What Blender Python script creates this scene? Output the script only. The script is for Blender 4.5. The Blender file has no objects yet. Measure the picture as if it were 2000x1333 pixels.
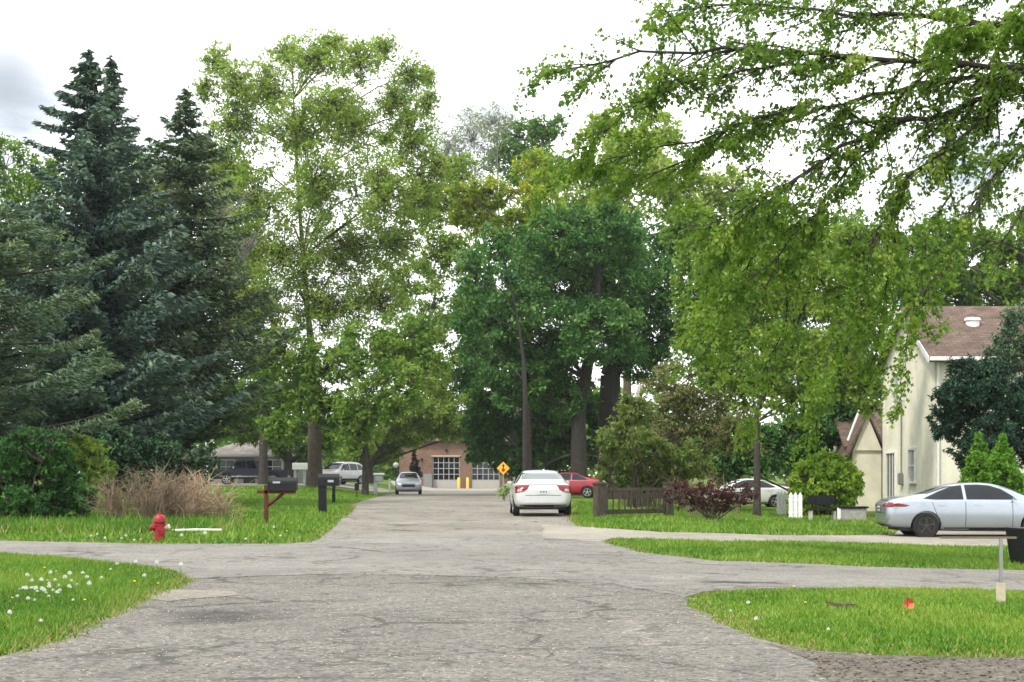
import bpy, bmesh, math, random
import numpy as np
from mathutils import Vector, Matrix
from mathutils.bvhtree import BVHTree

SC = bpy.context.scene
COL = SC.collection
F = 3000.0; CX = 1000.0; HY = 926.0; CH = 1.35      # focal length (photo px), optical axis, horizon row, eye height
R = math.radians
random.seed(4)

# ------------------------------------------------------------------ terrain
def S(t):
    t = min(1.0, max(0.0, t)); return t*t*(3-2*t)
def H(x, y):
    a = 0.55*S((-x-8)/6)*S((y-60)/40)
    b = max(S((x-3)/8), S((y-75)/90)*(1-S((-x-8)/6)))
    return a - 0.33*b
def at(px, py):
    """point of the terrain seen at a pixel of the photograph"""
    h = 0.0; y = 30
    for _ in range(60):
        y = F*(CH-h)/max(py-HY, 4.0); x = (px-CX)*y/F
        h = 0.5*h + 0.5*H(x, y)
    return Vector((x, y, H(x, y)))
def atD(px, D):
    x = (px-CX)*D/F
    return Vector((x, D, H(x, D)))

# ------------------------------------------------------------------ materials
def newmat(name):
    m = bpy.data.materials.new(name); m.use_nodes = True
    nt = m.node_tree; nt.nodes.clear()
    return m, nt
def N(nt, t, **kw):
    n = nt.nodes.new(t)
    for k, v in kw.items(): setattr(n, k, v)
    return n
def out_principled(nt, rough=0.6, metal=0.0, spec=0.4):
    o = N(nt, 'ShaderNodeOutputMaterial'); p = N(nt, 'ShaderNodeBsdfPrincipled')
    p.inputs['Roughness'].default_value = rough; p.inputs['Metallic'].default_value = metal
    p.inputs['Specular IOR Level'].default_value = spec
    nt.links.new(p.outputs[0], o.inputs[0]); return p, o
def ramp(nt, stops, interp='LINEAR'):
    r = N(nt, 'ShaderNodeValToRGB'); cr = r.color_ramp; cr.interpolation = interp
    while len(cr.elements) < len(stops): cr.elements.new(0.5)
    for e, (p, c) in zip(cr.elements, stops):
        e.position = p; e.color = (c[0], c[1], c[2], 1)
    return r
def noise(nt, scale, detail=4, rough=0.55, coords=None, dist=0.0):
    n = N(nt, 'ShaderNodeTexNoise'); n.inputs['Scale'].default_value = scale
    n.inputs['Detail'].default_value = detail; n.inputs['Roughness'].default_value = rough
    n.inputs['Distortion'].default_value = dist
    if coords is not None: nt.links.new(coords, n.inputs['Vector'])
    return n
def mix(nt, fac, a, b, mode='MIX'):
    m = N(nt, 'ShaderNodeMix', data_type='RGBA', blend_type=mode)
    f, A, B = m.inputs[0], m.inputs[6], m.inputs[7]
    for sock, v in ((f, fac), (A, a), (B, b)):
        if isinstance(v, bpy.types.NodeSocket): nt.links.new(v, sock)
        elif isinstance(v, (int, float)): sock.default_value = v
        else: sock.default_value = (v[0], v[1], v[2], 1)
    return m.outputs[2]
def mth(nt, op, a, b=0.0, clamp=False):
    m = N(nt, 'ShaderNodeMath', operation=op, use_clamp=clamp)
    for sock, v in ((m.inputs[0], a), (m.inputs[1], b)):
        if isinstance(v, bpy.types.NodeSocket): nt.links.new(v, sock)
        else: sock.default_value = v
    return m.outputs[0]
def bump(nt, p, height, strength=0.3, dist=0.02):
    b = N(nt, 'ShaderNodeBump'); b.inputs['Strength'].default_value = strength; b.inputs['Distance'].default_value = dist
    nt.links.new(height, b.inputs['Height']); nt.links.new(b.outputs[0], p.inputs['Normal'])

_plain = {}
def plain(name, c, rough=0.6, metal=0.0, var=0.15, scale=6.0, spec=0.4, coat=0.0):
    """one colour with a little wear"""
    if name in _plain: return _plain[name]
    m, nt = newmat(name); p, o = out_principled(nt, rough, metal, spec)
    g = N(nt, 'ShaderNodeNewGeometry'); tc = N(nt, 'ShaderNodeTexCoord')
    n = noise(nt, scale, 5, 0.6, tc.outputs['Object'])
    r = ramp(nt, [(0.3, [max(0, x*(1-var)) for x in c]), (0.7, [min(1, x*(1+var*0.6)) for x in c])])
    nt.links.new(n.outputs['Fac'], r.inputs[0]); nt.links.new(r.outputs[0], p.inputs['Base Color'])
    if coat: p.inputs['Coat Weight'].default_value = coat; p.inputs['Coat Roughness'].default_value = 0.06
    _plain[name] = m; return m
def paint(name, c, metal=0.0, rough=0.35):
    return plain(name, c, rough, metal, 0.05, 3.0, 0.5, 0.6)
def glassmat(name, c=(0.006, 0.009, 0.012)):
    if name in _plain: return _plain[name]
    m, nt = newmat(name); p, o = out_principled(nt, 0.03, 0.0, 0.38)
    p.inputs['Base Color'].default_value = (*c, 1)
    _plain[name] = m; return m
_leaf = {}
def leafmat(name, cols, trans=0.35):
    if name in _leaf: return _leaf[name]
    m, nt = newmat(name)
    o = N(nt, 'ShaderNodeOutputMaterial'); p = N(nt, 'ShaderNodeBsdfPrincipled')
    p.inputs['Roughness'].default_value = 0.55; p.inputs['Specular IOR Level'].default_value = 0.25
    a = N(nt, 'ShaderNodeAttribute', attribute_name='tint')
    k = len(cols)
    r = ramp(nt, [(i/(k-1), c) for i, c in enumerate(cols)])
    nt.links.new(a.outputs['Fac'], r.inputs[0]); nt.links.new(r.outputs[0], p.inputs['Base Color'])
    t = N(nt, 'ShaderNodeBsdfTranslucent')
    tcol = mix(nt, 1.0, r.outputs[0], (1.2, 1.3, 0.6), 'MULTIPLY')
    nt.links.new(tcol, t.inputs[0])
    mx = N(nt, 'ShaderNodeMixShader'); mx.inputs[0].default_value = trans
    nt.links.new(p.outputs[0], mx.inputs[1]); nt.links.new(t.outputs[0], mx.inputs[2])
    nt.links.new(mx.outputs[0], o.inputs[0])
    _leaf[name] = m; return m
def barkmat(name, c, scale=3.0):
    if name in _plain: return _plain[name]
    m, nt = newmat(name); p, o = out_principled(nt, 0.9, 0, 0.15)
    tc = N(nt, 'ShaderNodeTexCoord'); mp = N(nt, 'ShaderNodeMapping'); mp.inputs['Scale'].default_value = (scale, scale, scale*0.25)
    nt.links.new(tc.outputs['Object'], mp.inputs[0])
    n = noise(nt, 4.0, 6, 0.65, mp.outputs[0], 0.6)
    r = ramp(nt, [(0.3, [x*0.45 for x in c]), (0.5, c), (0.72, [x*1.5 for x in c])])
    nt.links.new(n.outputs['Fac'], r.inputs[0]); nt.links.new(r.outputs[0], p.inputs['Base Color'])
    bump(nt, p, n.outputs['Fac'], 0.6, 0.05)
    _plain[name] = m; return m

# ------------------------------------------------------------------ objects
def tag(o, label=None, cat=None, group=None, kind=None):
    if label: o['label'] = label
    if cat: o['category'] = cat
    if group: o['group'] = group
    if kind: o['kind'] = kind
    return o
def empty(name, loc, rz=0.0, label=None, cat=None, group=None):
    o = bpy.data.objects.new(name, None); COL.objects.link(o)
    o.location = loc; o.rotation_euler = (0, 0, rz); o.empty_display_size = 0.3
    return tag(o, label, cat, group)
def link(name, me, mat, parent=None, loc=None):
    o = bpy.data.objects.new(name, me); COL.objects.link(o)
    if mat is not None: me.materials.clear(); me.materials.append(mat)
    if parent is not None: o.parent = parent
    if loc is not None: o.location = loc
    return o
def copy_tree(o, parent=None):
    c = o.copy(); COL.objects.link(c)
    if parent is not None: c.parent = parent
    for ch in list(o.children): copy_tree(ch, c)
    return c

class MB:
    """collects shapes into one mesh"""
    def __init__(s): s.v = []; s.f = []
    def add(s, vs, fs):
        b = len(s.v); s.v += [tuple(v) for v in vs]; s.f += [tuple(i+b for i in f) for f in fs]; return s
    def box(s, c, d, rz=0.0, bev=0.0, M=None):
        bm = bmesh.new(); bmesh.ops.create_cube(bm, size=1.0)
        for v in bm.verts: v.co = Vector((v.co.x*d[0], v.co.y*d[1], v.co.z*d[2]))
        if bev > 0: bmesh.ops.bevel(bm, geom=bm.edges[:], offset=bev, segments=2, affect='EDGES', clamp_overlap=True)
        X = Matrix.Translation(c) @ (M if M is not None else Matrix.Rotation(rz, 4, 'Z'))
        bmesh.ops.transform(bm, matrix=X, verts=bm.verts); s.bm(bm); return s
    def bm(s, bm):
        bm.verts.index_update()
        s.add([v.co for v in bm.verts], [[v.index for v in f.verts] for f in bm.faces]); bm.free(); return s
    def tube(s, pts, rad, n=6, cap=True):
        pts = [Vector(p) for p in pts]
        if not hasattr(rad, '__len__'): rad = [rad]*len(pts)
        vs = []; fs = []; k = len(pts)
        up = Vector((0, 0, 1)) if abs((pts[-1]-pts[0]).normalized().z) < 0.9 else Vector((1, 0, 0))
        for i, p in enumerate(pts):
            d = (pts[min(i+1, k-1)]-pts[max(i-1, 0)]); d = d.normalized() if d.length > 1e-9 else Vector((0, 0, 1))
            a = d.cross(up); a = a.normalized() if a.length > 1e-6 else Vector((1, 0, 0)); b = a.cross(d)
            for j in range(n):
                t = 2*math.pi*j/n
                vs.append(p+(a*math.cos(t)+b*math.sin(t))*rad[i])
        for i in range(k-1):
            for j in range(n):
                fs.append((i*n+j, i*n+(j+1) % n, (i+1)*n+(j+1) % n, (i+1)*n+j))
        if cap: fs.append(tuple(range(n))); fs.append(tuple((k-1)*n+j for j in reversed(range(n))))
        return s.add(vs, fs)
    def lathe(s, prof, n=20, axis='Z', c=(0, 0, 0)):
        vs = []; fs = []; k = len(prof)
        for r, z in prof:
            for j in range(n):
                t = 2*math.pi*j/n
                q = (r*math.cos(t), r*math.sin(t), z)
                if axis == 'Y': q = (q[0], q[2], q[1])
                if axis == 'X': q = (q[2], q[0], q[1])
                vs.append((q[0]+c[0], q[1]+c[1], q[2]+c[2]))
        for i in range(k-1):
            for j in range(n):
                fs.append((i*n+j, i*n+(j+1) % n, (i+1)*n+(j+1) % n, (i+1)*n+j))
        fs.append(tuple(range(n))); fs.append(tuple((k-1)*n+j for j in range(n)))
        return s.add(vs, fs)
    def prism(s, poly, y0, y1, axis='Y'):
        """outline (u, w) pushed along an axis"""
        k = len(poly)
        def P(u, w, t): return {'Y': (u, t, w), 'X': (t, u, w), 'Z': (u, w, t)}[axis]
        vs = [P(u, w, y0) for u, w in poly]+[P(u, w, y1) for u, w in poly]
        fs = [tuple(range(k)), tuple(range(2*k-1, k-1, -1))]+[(i, (i+1) % k, k+(i+1) % k, k+i) for i in range(k)]
        return s.add(vs, fs)
    def mesh(s, name, smooth=False):
        me = bpy.data.meshes.new(name); me.from_pydata(s.v, [], s.f)
        bm = bmesh.new(); bm.from_mesh(me); bmesh.ops.recalc_face_normals(bm, faces=bm.faces); bm.to_mesh(me); bm.free()
        if smooth:
            me.polygons.foreach_set('use_smooth', [True]*len(me.polygons))
            try: me.set_sharp_from_angle(angle=R(40))
            except Exception: pass
        me.update(); return me
    def build(s, name, mat, parent=None, smooth=False, loc=None):
        return link(name, s.mesh(name, smooth), mat, parent, loc)

def quads_mesh(name, V, tint, k=4):
    """V (n,k,3) faces of k corners, tint (n)"""
    n = len(V); me = bpy.data.meshes.new(name)
    me.vertices.add(n*k); me.vertices.foreach_set('co', V.reshape(-1).astype(np.float32))
    me.loops.add(n*k); me.loops.foreach_set('vertex_index', np.arange(n*k, dtype=np.int32))
    me.polygons.add(n); me.polygons.foreach_set('loop_start', np.arange(0, n*k, k, dtype=np.int32))
    me.polygons.foreach_set('loop_total', np.full(n, k, dtype=np.int32))
    a = me.attributes.new('tint', 'FLOAT', 'FACE'); a.data.foreach_set('value', np.clip(tint, 0, 1).astype(np.float32))
    me.update(calc_edges=True); me.validate(); return me
def unit(a): return a/np.maximum(np.linalg.norm(a, axis=-1, keepdims=True), 1e-9)
def leaf_quads(P, L, W, rng, up=0.4, along=None, fold=0.0):
    """leaf shaped quads at points P, length L, width W; along = preferred direction (n,3)"""
    n = len(P)
    d = rng.normal(size=(n, 3))
    if along is not None: d = d*0.55+along
    d = unit(d)
    nn = rng.normal(size=(n, 3)); nn[:, 2] += up*2
    b = unit(np.cross(d, nn)); L = np.broadcast_to(L, (n,))[:, None]; W = np.broadcast_to(W, (n,))[:, None]
    V = np.empty((n, 4, 3))
    V[:, 0] = P-d*L*0.5; V[:, 1] = P+b*W*0.5-d*L*0.06; V[:, 2] = P+d*L*0.5; V[:, 3] = P-b*W*0.5-d*L*0.06
    return V
# ------------------------------------------------------------------ world, sun, camera
SUN_EL, SUN_AZ = R(52), R(222)      # azimuth measured from +Y clockwise: light comes from behind and left
w = bpy.data.worlds.new('World'); SC.world = w; w.use_nodes = True
nt = w.node_tree; nt.nodes.clear()
wo = N(nt, 'ShaderNodeOutputWorld'); bg = N(nt, 'ShaderNodeBackground'); nt.links.new(bg.outputs[0], wo.inputs[0])
sky = N(nt, 'ShaderNodeTexSky', sky_type='NISHITA', sun_disc=False); sky.sun_elevation = SUN_EL; sky.sun_rotation = SUN_AZ
sky.air_density = 1.0; sky.dust_density = 2.0
bg.inputs[1].default_value = 0.088
tc = N(nt, 'ShaderNodeTexCoord')
mp = N(nt, 'ShaderNodeMapping'); mp.inputs['Scale'].default_value = (1, 1, 2.6); nt.links.new(tc.outputs['Generated'], mp.inputs[0])
n1 = noise(nt, 3.2, 7, 0.6, mp.outputs[0], 0.5)
n2 = noise(nt, 9.0, 6, 0.6, mp.outputs[0], 0.4)
# breaks in the overcast: directions where the cloud thins to blue
def gap(px, py, size, amt):
    d = Vector((px-CX, F, HY-py)).normalized()
    vm = N(nt, 'ShaderNodeVectorMath', operation='DISTANCE'); vm.inputs[1].default_value = d
    nt.links.new(tc.outputs['Generated'], vm.inputs[0])
    mr = N(nt, 'ShaderNodeMapRange', interpolation_type='SMOOTHSTEP'); mr.inputs['From Min'].default_value = size; mr.inputs['From Max'].default_value = 0.0
    mr.inputs['To Min'].default_value = 0; mr.inputs['To Max'].default_value = amt
    nt.links.new(vm.outputs['Value'], mr.inputs[0]); return mr.outputs[0]
g = None
for a in ((40, 235, .06, 1), (-60, 250, .07, 1), (300, 290, .05, .9), (930, 250, .055, 1), (1900, 345, .06, 1), (2080, 360, .06, 1)):
    q = gap(*a); g = q if g is None else mth(nt, 'MAXIMUM', g, q)
n2c = ramp(nt, [(0.35, (0.35,)*3), (0.6, (1,)*3)]); nt.links.new(n2.outputs['Fac'], n2c.inputs[0])
thin = mth(nt, 'MULTIPLY', g, n2c.outputs[0], True)
cl = ramp(nt, [(0.28, (12.5, 13.0, 14.0)), (0.5, (17.5, 17.7, 18)), (0.75, (22, 22, 21.8))]); nt.links.new(n1.outputs['Fac'], cl.inputs[0])
grey = gap(10, 160, .05, .85)
skyb = mix(nt, 1.0, sky.outputs[0], (1.5, 1.5, 1.5), 'MULTIPLY')
skyb2 = mix(nt, 0.75, skyb, (5.2, 6.0, 7.0))
col = mix(nt, thin, cl.outputs[0], skyb2)
col = mix(nt, grey, col, (4.4, 5.0, 5.7))
nt.links.new(col, bg.inputs[0])

sl = bpy.data.lights.new('sun', 'SUN'); sl.energy = 3.0; sl.angle = R(7); sl.color = (1.0, 0.93, 0.8)
so = bpy.data.objects.new('sun', sl); COL.objects.link(so)
sd = Vector((math.sin(SUN_AZ)*math.cos(SUN_EL), math.cos(SUN_AZ)*math.cos(SUN_EL), math.sin(SUN_EL)))
so.rotation_euler = sd.to_track_quat('Z', 'Y').to_euler(); so.location = (0, -20, 40)

cam = bpy.data.cameras.new('camera'); cam.sensor_width = 36; cam.lens = 36*F/2000; cam.shift_y = (HY-666.5)/2000
cam.clip_start = 0.1; cam.clip_end = 3000
co = bpy.data.objects.new('camera', cam); COL.objects.link(co); co.location = (0, 0, CH); co.rotation_euler = (R(90), 0, 0)
SC.camera = co
SC.view_settings.view_transform = 'Standard'; SC.view_settings.look = 'None'; SC.view_settings.exposure = 0.42; SC.view_settings.gamma = 1
SC.view_settings.use_curve_mapping = False
SC.render.engine = 'CYCLES'
SC.cycles.use_denoising = True; SC.cycles.denoiser = 'OPENIMAGEDENOISE'
SC.cycles.max_bounces = 8; SC.cycles.diffuse_bounces = 4; SC.cycles.glossy_bounces = 2; SC.cycles.transmission_bounces = 3
SC.cycles.transparent_max_bounces = 4; SC.cycles.caustics_reflective = False; SC.cycles.caustics_refractive = False
SC.cycles.use_adaptive_sampling = True; SC.cycles.adaptive_threshold = 0.02

# ------------------------------------------------------------------ ground materials
def grass_ground():
    m, nt = newmat('lawn_soil_and_grass'); p, o = out_principled(nt, 0.9, 0, 0.1)
    g = N(nt, 'ShaderNodeNewGeometry')
    n1 = noise(nt, 0.35, 5, 0.6, g.outputs['Position']); n2 = noise(nt, 9.0, 6, 0.7, g.outputs['Position'])
    r1 = ramp(nt, [(0.3, (0.06, 0.115, 0.012)), (0.55, (0.1, 0.16, 0.02)), (0.8, (0.15, 0.19, 0.035))]); nt.links.new(n1.outputs['Fac'], r1.inputs[0])
    r2 = ramp(nt, [(0.3, (0.35, 0.38, 0.35)), (0.5, (0.8, 0.8, 0.8)), (0.75, (1.35, 1.25, 1.2))]); nt.links.new(n2.outputs['Fac'], r2.inputs[0])
    c = mix(nt, 1.0, r1.outputs[0], r2.outputs[0], 'MULTIPLY'); nt.links.new(c, p.inputs['Base Color'])
    bump(nt, p, n2.outputs['Fac'], 0.8, 0.05); return m
def asphalt(name, base, grit, chip=0.8, crackiness=0.5, tint_patches=()):
    """weathered tar and chip: stones, cracks, worn tyre tracks, oval patches tinted darker or lighter"""
    m, nt = newmat(name); p, o = out_principled(nt, 0.85, 0, 0.2)
    g = N(nt, 'ShaderNodeNewGeometry'); pos = g.outputs['Position']
    big = noise(nt, 0.22, 5, 0.6, pos); mid = noise(nt, 2.2, 5, 0.65, pos)
    fine = noise(nt, 42.0, 3, 0.7, pos)
    v = N(nt, 'ShaderNodeTexVoronoi'); v.inputs['Scale'].default_value = 34.0; nt.links.new(pos, v.inputs['Vector'])
    b = base
    r1 = ramp(nt, [(0.3, [x*0.78 for x in b]), (0.5, b), (0.72, [x*1.2 for x in b])]); nt.links.new(big.outputs['Fac'], r1.inputs[0])
    r2 = ramp(nt, [(0.25, (0.74,)*3), (0.5, (1.0,)*3), (0.8, (1.16, 1.13, 1.06))]); nt.links.new(mid.outputs['Fac'], r2.inputs[0])
    c = mix(nt, 1.0, r1.outputs[0], r2.outputs[0], 'MULTIPLY')
    sep = N(nt, 'ShaderNodeSeparateColor'); nt.links.new(v.outputs['Color'], sep.inputs[0])
    rv = ramp(nt, [(0.0, (0.28, 0.27, 0.25)), (0.12, (0.5, 0.49, 0.47)), (0.3, (0.9,)*3), (0.7, (1.05, 1.03, 1.0)), (0.93, (1.25, 1.22, 1.15)), (1.0, (2.0, 1.95, 1.8))]); nt.links.new(sep.outputs[0], rv.inputs[0])
    c = mix(nt, chip, c, mix(nt, 1.0, c, rv.outputs[0], 'MULTIPLY'))
    rf = ramp(nt, [(0.3, (0.72,)*3), (0.5, (1,)*3), (0.7, (1.2,)*3)]); nt.links.new(fine.outputs['Fac'], rf.inputs[0])
    c = mix(nt, grit, c, mix(nt, 1.0, c, rf.outputs[0], 'MULTIPLY'))
    # cracks: voronoi cell borders, warped, only where a mask allows
    wn = noise(nt, 1.3, 4, 0.6, pos); wv = N(nt, 'ShaderNodeVectorMath', operation='MULTIPLY_ADD')
    nt.links.new(wn.outputs['Color'], wv.inputs[0]); wv.inputs[1].default_value = (1.1, 1.1, 0); nt.links.new(pos, wv.inputs[2])
    vc = N(nt, 'ShaderNodeTexVoronoi', feature='DISTANCE_TO_EDGE'); vc.inputs['Scale'].default_value = 0.55; nt.links.new(wv.outputs[0], vc.inputs['Vector'])
    rc = ramp(nt, [(0.0, (1,)*3), (0.016, (0.9,)*3), (0.034, (0,)*3)]); nt.links.new(vc.outputs['Distance'], rc.inputs[0])
    mk = noise(nt, 0.5, 3, 0.5, pos); rm = ramp(nt, [(0.46, (0,)*3), (0.58, (1,)*3)]); nt.links.new(mk.outputs['Fac'], rm.inputs[0])
    ck = mth(nt, 'MULTIPLY', mth(nt, 'MULTIPLY', rc.outputs[0], rm.outputs[0]), crackiness)
    c = mix(nt, ck, c, [x*0.22 for x in b])
    vf = N(nt, 'ShaderNodeTexVoronoi', feature='DISTANCE_TO_EDGE'); vf.inputs['Scale'].default_value = 1.9; nt.links.new(wv.outputs[0], vf.inputs['Vector'])
    rf2 = ramp(nt, [(0.0, (1,)*3), (0.02, (0.7,)*3), (0.05, (0,)*3)]); nt.links.new(vf.outputs['Distance'], rf2.inputs[0])
    mk2 = noise(nt, 0.33, 3, 0.5, pos); rm2 = ramp(nt, [(0.45, (0,)*3), (0.56, (1,)*3)]); nt.links.new(mk2.outputs['Fac'], rm2.inputs[0])
    c = mix(nt, mth(nt, 'MULTIPLY', mth(nt, 'MULTIPLY', rf2.outputs[0], rm2.outputs[0]), crackiness*1.2), c, [x*0.3 for x in b])
    for (x, y, rx, ry, colr, amt) in tint_patches:
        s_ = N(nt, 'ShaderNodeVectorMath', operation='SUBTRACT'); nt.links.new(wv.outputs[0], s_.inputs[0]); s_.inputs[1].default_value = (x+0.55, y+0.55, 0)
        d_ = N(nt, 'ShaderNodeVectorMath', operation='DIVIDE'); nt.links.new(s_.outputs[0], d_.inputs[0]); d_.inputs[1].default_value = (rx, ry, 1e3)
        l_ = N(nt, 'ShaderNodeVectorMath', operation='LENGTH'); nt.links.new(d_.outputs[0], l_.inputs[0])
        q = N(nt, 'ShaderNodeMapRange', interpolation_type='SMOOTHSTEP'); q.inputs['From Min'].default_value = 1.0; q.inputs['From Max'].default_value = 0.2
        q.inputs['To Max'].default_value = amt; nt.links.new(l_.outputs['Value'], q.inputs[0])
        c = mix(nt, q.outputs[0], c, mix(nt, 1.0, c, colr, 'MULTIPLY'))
    nt.links.new(c, p.inputs['Base Color'])
    h = mth(nt, 'ADD', fine.outputs['Fac'], sep.outputs[0]); bump(nt, p, h, 0.35, 0.012)
    return m

M_GRASS = grass_ground()
st = at(425, 1205)  # centre of the darker oval patch on the near road
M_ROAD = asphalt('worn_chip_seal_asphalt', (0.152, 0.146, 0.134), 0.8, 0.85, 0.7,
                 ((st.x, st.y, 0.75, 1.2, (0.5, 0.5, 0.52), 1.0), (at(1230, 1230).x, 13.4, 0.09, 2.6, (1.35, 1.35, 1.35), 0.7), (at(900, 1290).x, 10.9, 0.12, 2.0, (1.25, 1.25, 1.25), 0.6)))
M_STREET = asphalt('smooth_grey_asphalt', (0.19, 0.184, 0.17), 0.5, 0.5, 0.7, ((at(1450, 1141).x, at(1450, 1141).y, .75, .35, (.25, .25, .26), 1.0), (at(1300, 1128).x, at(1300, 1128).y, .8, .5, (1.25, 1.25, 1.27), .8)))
M_FAR = asphalt('pale_sunbleached_asphalt', (0.205, 0.196, 0.17), 0.5, 0.5, 0.8)
M_DRIVE = asphalt('pale_driveway_concrete', (0.25, 0.235, 0.2), 0.4, 0.25, 0.3)
M_APRON = asphalt('apron_concrete', (0.26, 0.245, 0.22), 0.3, 0.2, 0.3)
M_GRAVEL = asphalt('brown_roadside_gravel', (0.115, 0.103, 0.086), 0.9, 1.0, 0.0)
M_SAND = asphalt('tan_patch', (0.2, 0.185, 0.155), 0.5, 0.5, 0.1)

# ------------------------------------------------------------------ ground sheets
def gridlines():
    xs = [-400, -250, -150, -90, -60] + [x for x in range(-40, 61, 1)] + [80, 120, 180, 260, 420]
    ys = [-60, -30] + [y for y in range(-5, 131, 1)] + list(range(135, 190, 5)) + [200, 230, 280, 350, 500, 800, 1500]
    return xs, ys
GX, GY = gridlines()
def terrain():
    vs = [(x, y, H(x, y)) for y in GY for x in GX]; nx = len(GX)
    fs = [(j*nx+i, j*nx+i+1, (j+1)*nx+i+1, (j+1)*nx+i) for j in range(len(GY)-1) for i in range(nx-1)]
    me = bpy.data.meshes.new('ground'); me.from_pydata(vs, [], fs); me.update()
    o = link('ground', me, M_GRASS); tag(o, kind='structure'); return o
terrain()
def sheet(name, poly, mat, dz, label=None, wob=0.05, seed=1):
    """a paved sheet following the terrain; poly is a list of ground points"""
    rr = random.Random(seed); pts = []
    for a, b in zip(poly, poly[1:]+poly[:1]):
        a = Vector((a[0], a[1])); b = Vector((b[0], b[1])); L = (b-a).length; k = max(1, min(60, int(L/0.35)))
        if abs(a.y) > 70: k = max(1, min(20, int(L/1.5)))
        for i in range(k):
            q = a.lerp(b, i/k); pts.append((q.x+rr.uniform(-wob, wob), q.y+rr.uniform(-wob, wob)))
    bm = bmesh.new(); f = bm.faces.new([bm.verts.new((x, y, 0)) for x, y in pts])
    x0 = min(p[0] for p in pts); x1 = max(p[0] for p in pts); y0 = min(p[1] for p in pts); y1 = max(p[1] for p in pts)
    bmesh.ops.triangulate(bm, faces=bm.faces[:])
    for x in GX:
        if x0 < x < x1: bmesh.ops.bisect_plane(bm, geom=bm.verts[:]+bm.edges[:]+bm.faces[:], plane_co=(x, 0, 0), plane_no=(1, 0, 0))
    for y in GY:
        if y0 < y < y1: bmesh.ops.bisect_plane(bm, geom=bm.verts[:]+bm.edges[:]+bm.faces[:], plane_co=(0, y, 0), plane_no=(0, 1, 0))
    bm.normal_update()
    for f in bm.faces:
        if f.normal.z < 0: f.normal_flip()
    for v in bm.verts: v.co.z = H(v.co.x, v.co.y)+dz
    sk = bmesh.ops.extrude_edge_only(bm, edges=[e for e in bm.edges if e.is_boundary])
    for v in sk['geom']:
        if isinstance(v, bmesh.types.BMVert): v.co.z -= 0.04
    me = bpy.data.meshes.new(name); bm.to_mesh(me); bm.free()
    o = link(name, me, mat); tag(o, label, kind='structure'); return o
def A(l): return [at(*p).xy for p in l]
L1 = [(-60, 1080), (0, 1084), (100, 1093), (250, 1105), (340, 1117), (372, 1133), (345, 1150), (300, 1166), (200, 1215), (100, 1260), (0, 1284), (-120, 1300)]
R2 = [(1340, 1170), (1372, 1158), (1500, 1153), (1700, 1152), (2000, 1157), (2300, 1160), (2300, 1300), (2000, 1287), (1700, 1281), (1600, 1275), (1500, 1255), (1400, 1213), (1350, 1186)]
R1 = [(1176, 1060), (1200, 1053), (1400, 1060), (1700, 1063), (2060, 1068), (2300, 1070), (2300, 1120), (2000, 1116), (1700, 1110), (1400, 1098), (1250, 1081)]
L2 = [(-400, 1054), (0, 1058), (300, 1064), (590, 1064), (618, 1058), (642, 1040), (668, 1015), (690, 1000), (693, 990), (688, 986), (735, 972), (772, 964)]
R3 = [(1105, 985), (1112, 1018), (1130, 1030), (1300, 1042), (1500, 1047), (1750, 1045)]
far_l = atD(778, 150).xy; far_r = atD(960, 150).xy
main = [(-4.6, -4), (-4.6, 8)] + A([(-10, 1286), (0, 1284), (100, 1260), (200, 1215), (300, 1166), (345, 1150), (372, 1133)]) + [(-4.6, 24), (-4.3, 29)] + \
       A([(618, 1058), (642, 1040), (668, 1015), (690, 1000), (693, 990), (688, 986), (735, 972), (772, 964)]) + [far_l, far_r] + \
       A([(1000, 967), (1090, 975), (1105, 985), (1112, 1018), (1130, 1030)]) + [(1.9, 31), (1.9, 20)] + A([(1340, 1170), (1350, 1186), (1400, 1213), (1500, 1255), (1600, 1275), (1700, 1281)]) + [(2.6, 8), (2.6, -4)]
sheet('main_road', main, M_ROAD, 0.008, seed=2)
farp = A([(560, 1064), (618, 1058), (642, 1040), (668, 1015), (690, 1000), (693, 990), (688, 986), (735, 972), (772, 964)]) + [far_l, far_r] + A([(1000, 967), (1090, 975), (1105, 985), (1112, 1018), (1130, 1030), (1165, 1050)])
sheet('far_road', farp, M_FAR, 0.012, seed=3)
street = A([(-400, 1054), (0, 1058), (300, 1064), (590, 1064), (640, 1052), (800, 1047), (1000, 1044), (1172, 1050), (1176, 1060), (1250, 1081), (1400, 1098), (1700, 1110), (2000, 1116), (2700, 1124),
            (2700, 1165), (2000, 1157), (1700, 1152), (1500, 1153), (1372, 1158), (1340, 1170), (1200, 1143), (1000, 1130), (700, 1123), (500, 1127), (372, 1133), (340, 1117), (250, 1105), (100, 1093), (0, 1084), (-400, 1055.6+12)])
sheet('cross_street', street, M_STREET, 0.016, seed=4)
sheet('driveway', A([(1060, 1026), (1130, 1030), (1300, 1042), (1500, 1047), (1745, 1045), (1765, 1030), (1800, 1020), (2600, 1020), (2600, 1072), (2060, 1068), (1700, 1063), (1400, 1060), (1200, 1053), (1176, 1060), (1060, 1052)]), M_DRIVE, 0.020, seed=5)
sheet('concrete_apron', [atD(770, 148).xy, atD(975, 148).xy, atD(1010, 160).xy, atD(1120, 176.5).xy, atD(760, 176.5).xy], M_APRON, 0.02, seed=6)
sheet('yard_driveway', [(-14, 112), (-9.5, 112), (-9.5, 128), (-24, 128), (-24, 106), (-14, 106)], M_APRON, 0.02, seed=6)
sheet('gravel_shoulder', A([(1500, 1258), (1600, 1277), (1700, 1283), (2000, 1289), (2300, 1302), (2300, 1420), (1600, 1420), (1640, 1330)]), M_GRAVEL, 0.012, seed=7, wob=0.09)
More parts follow.
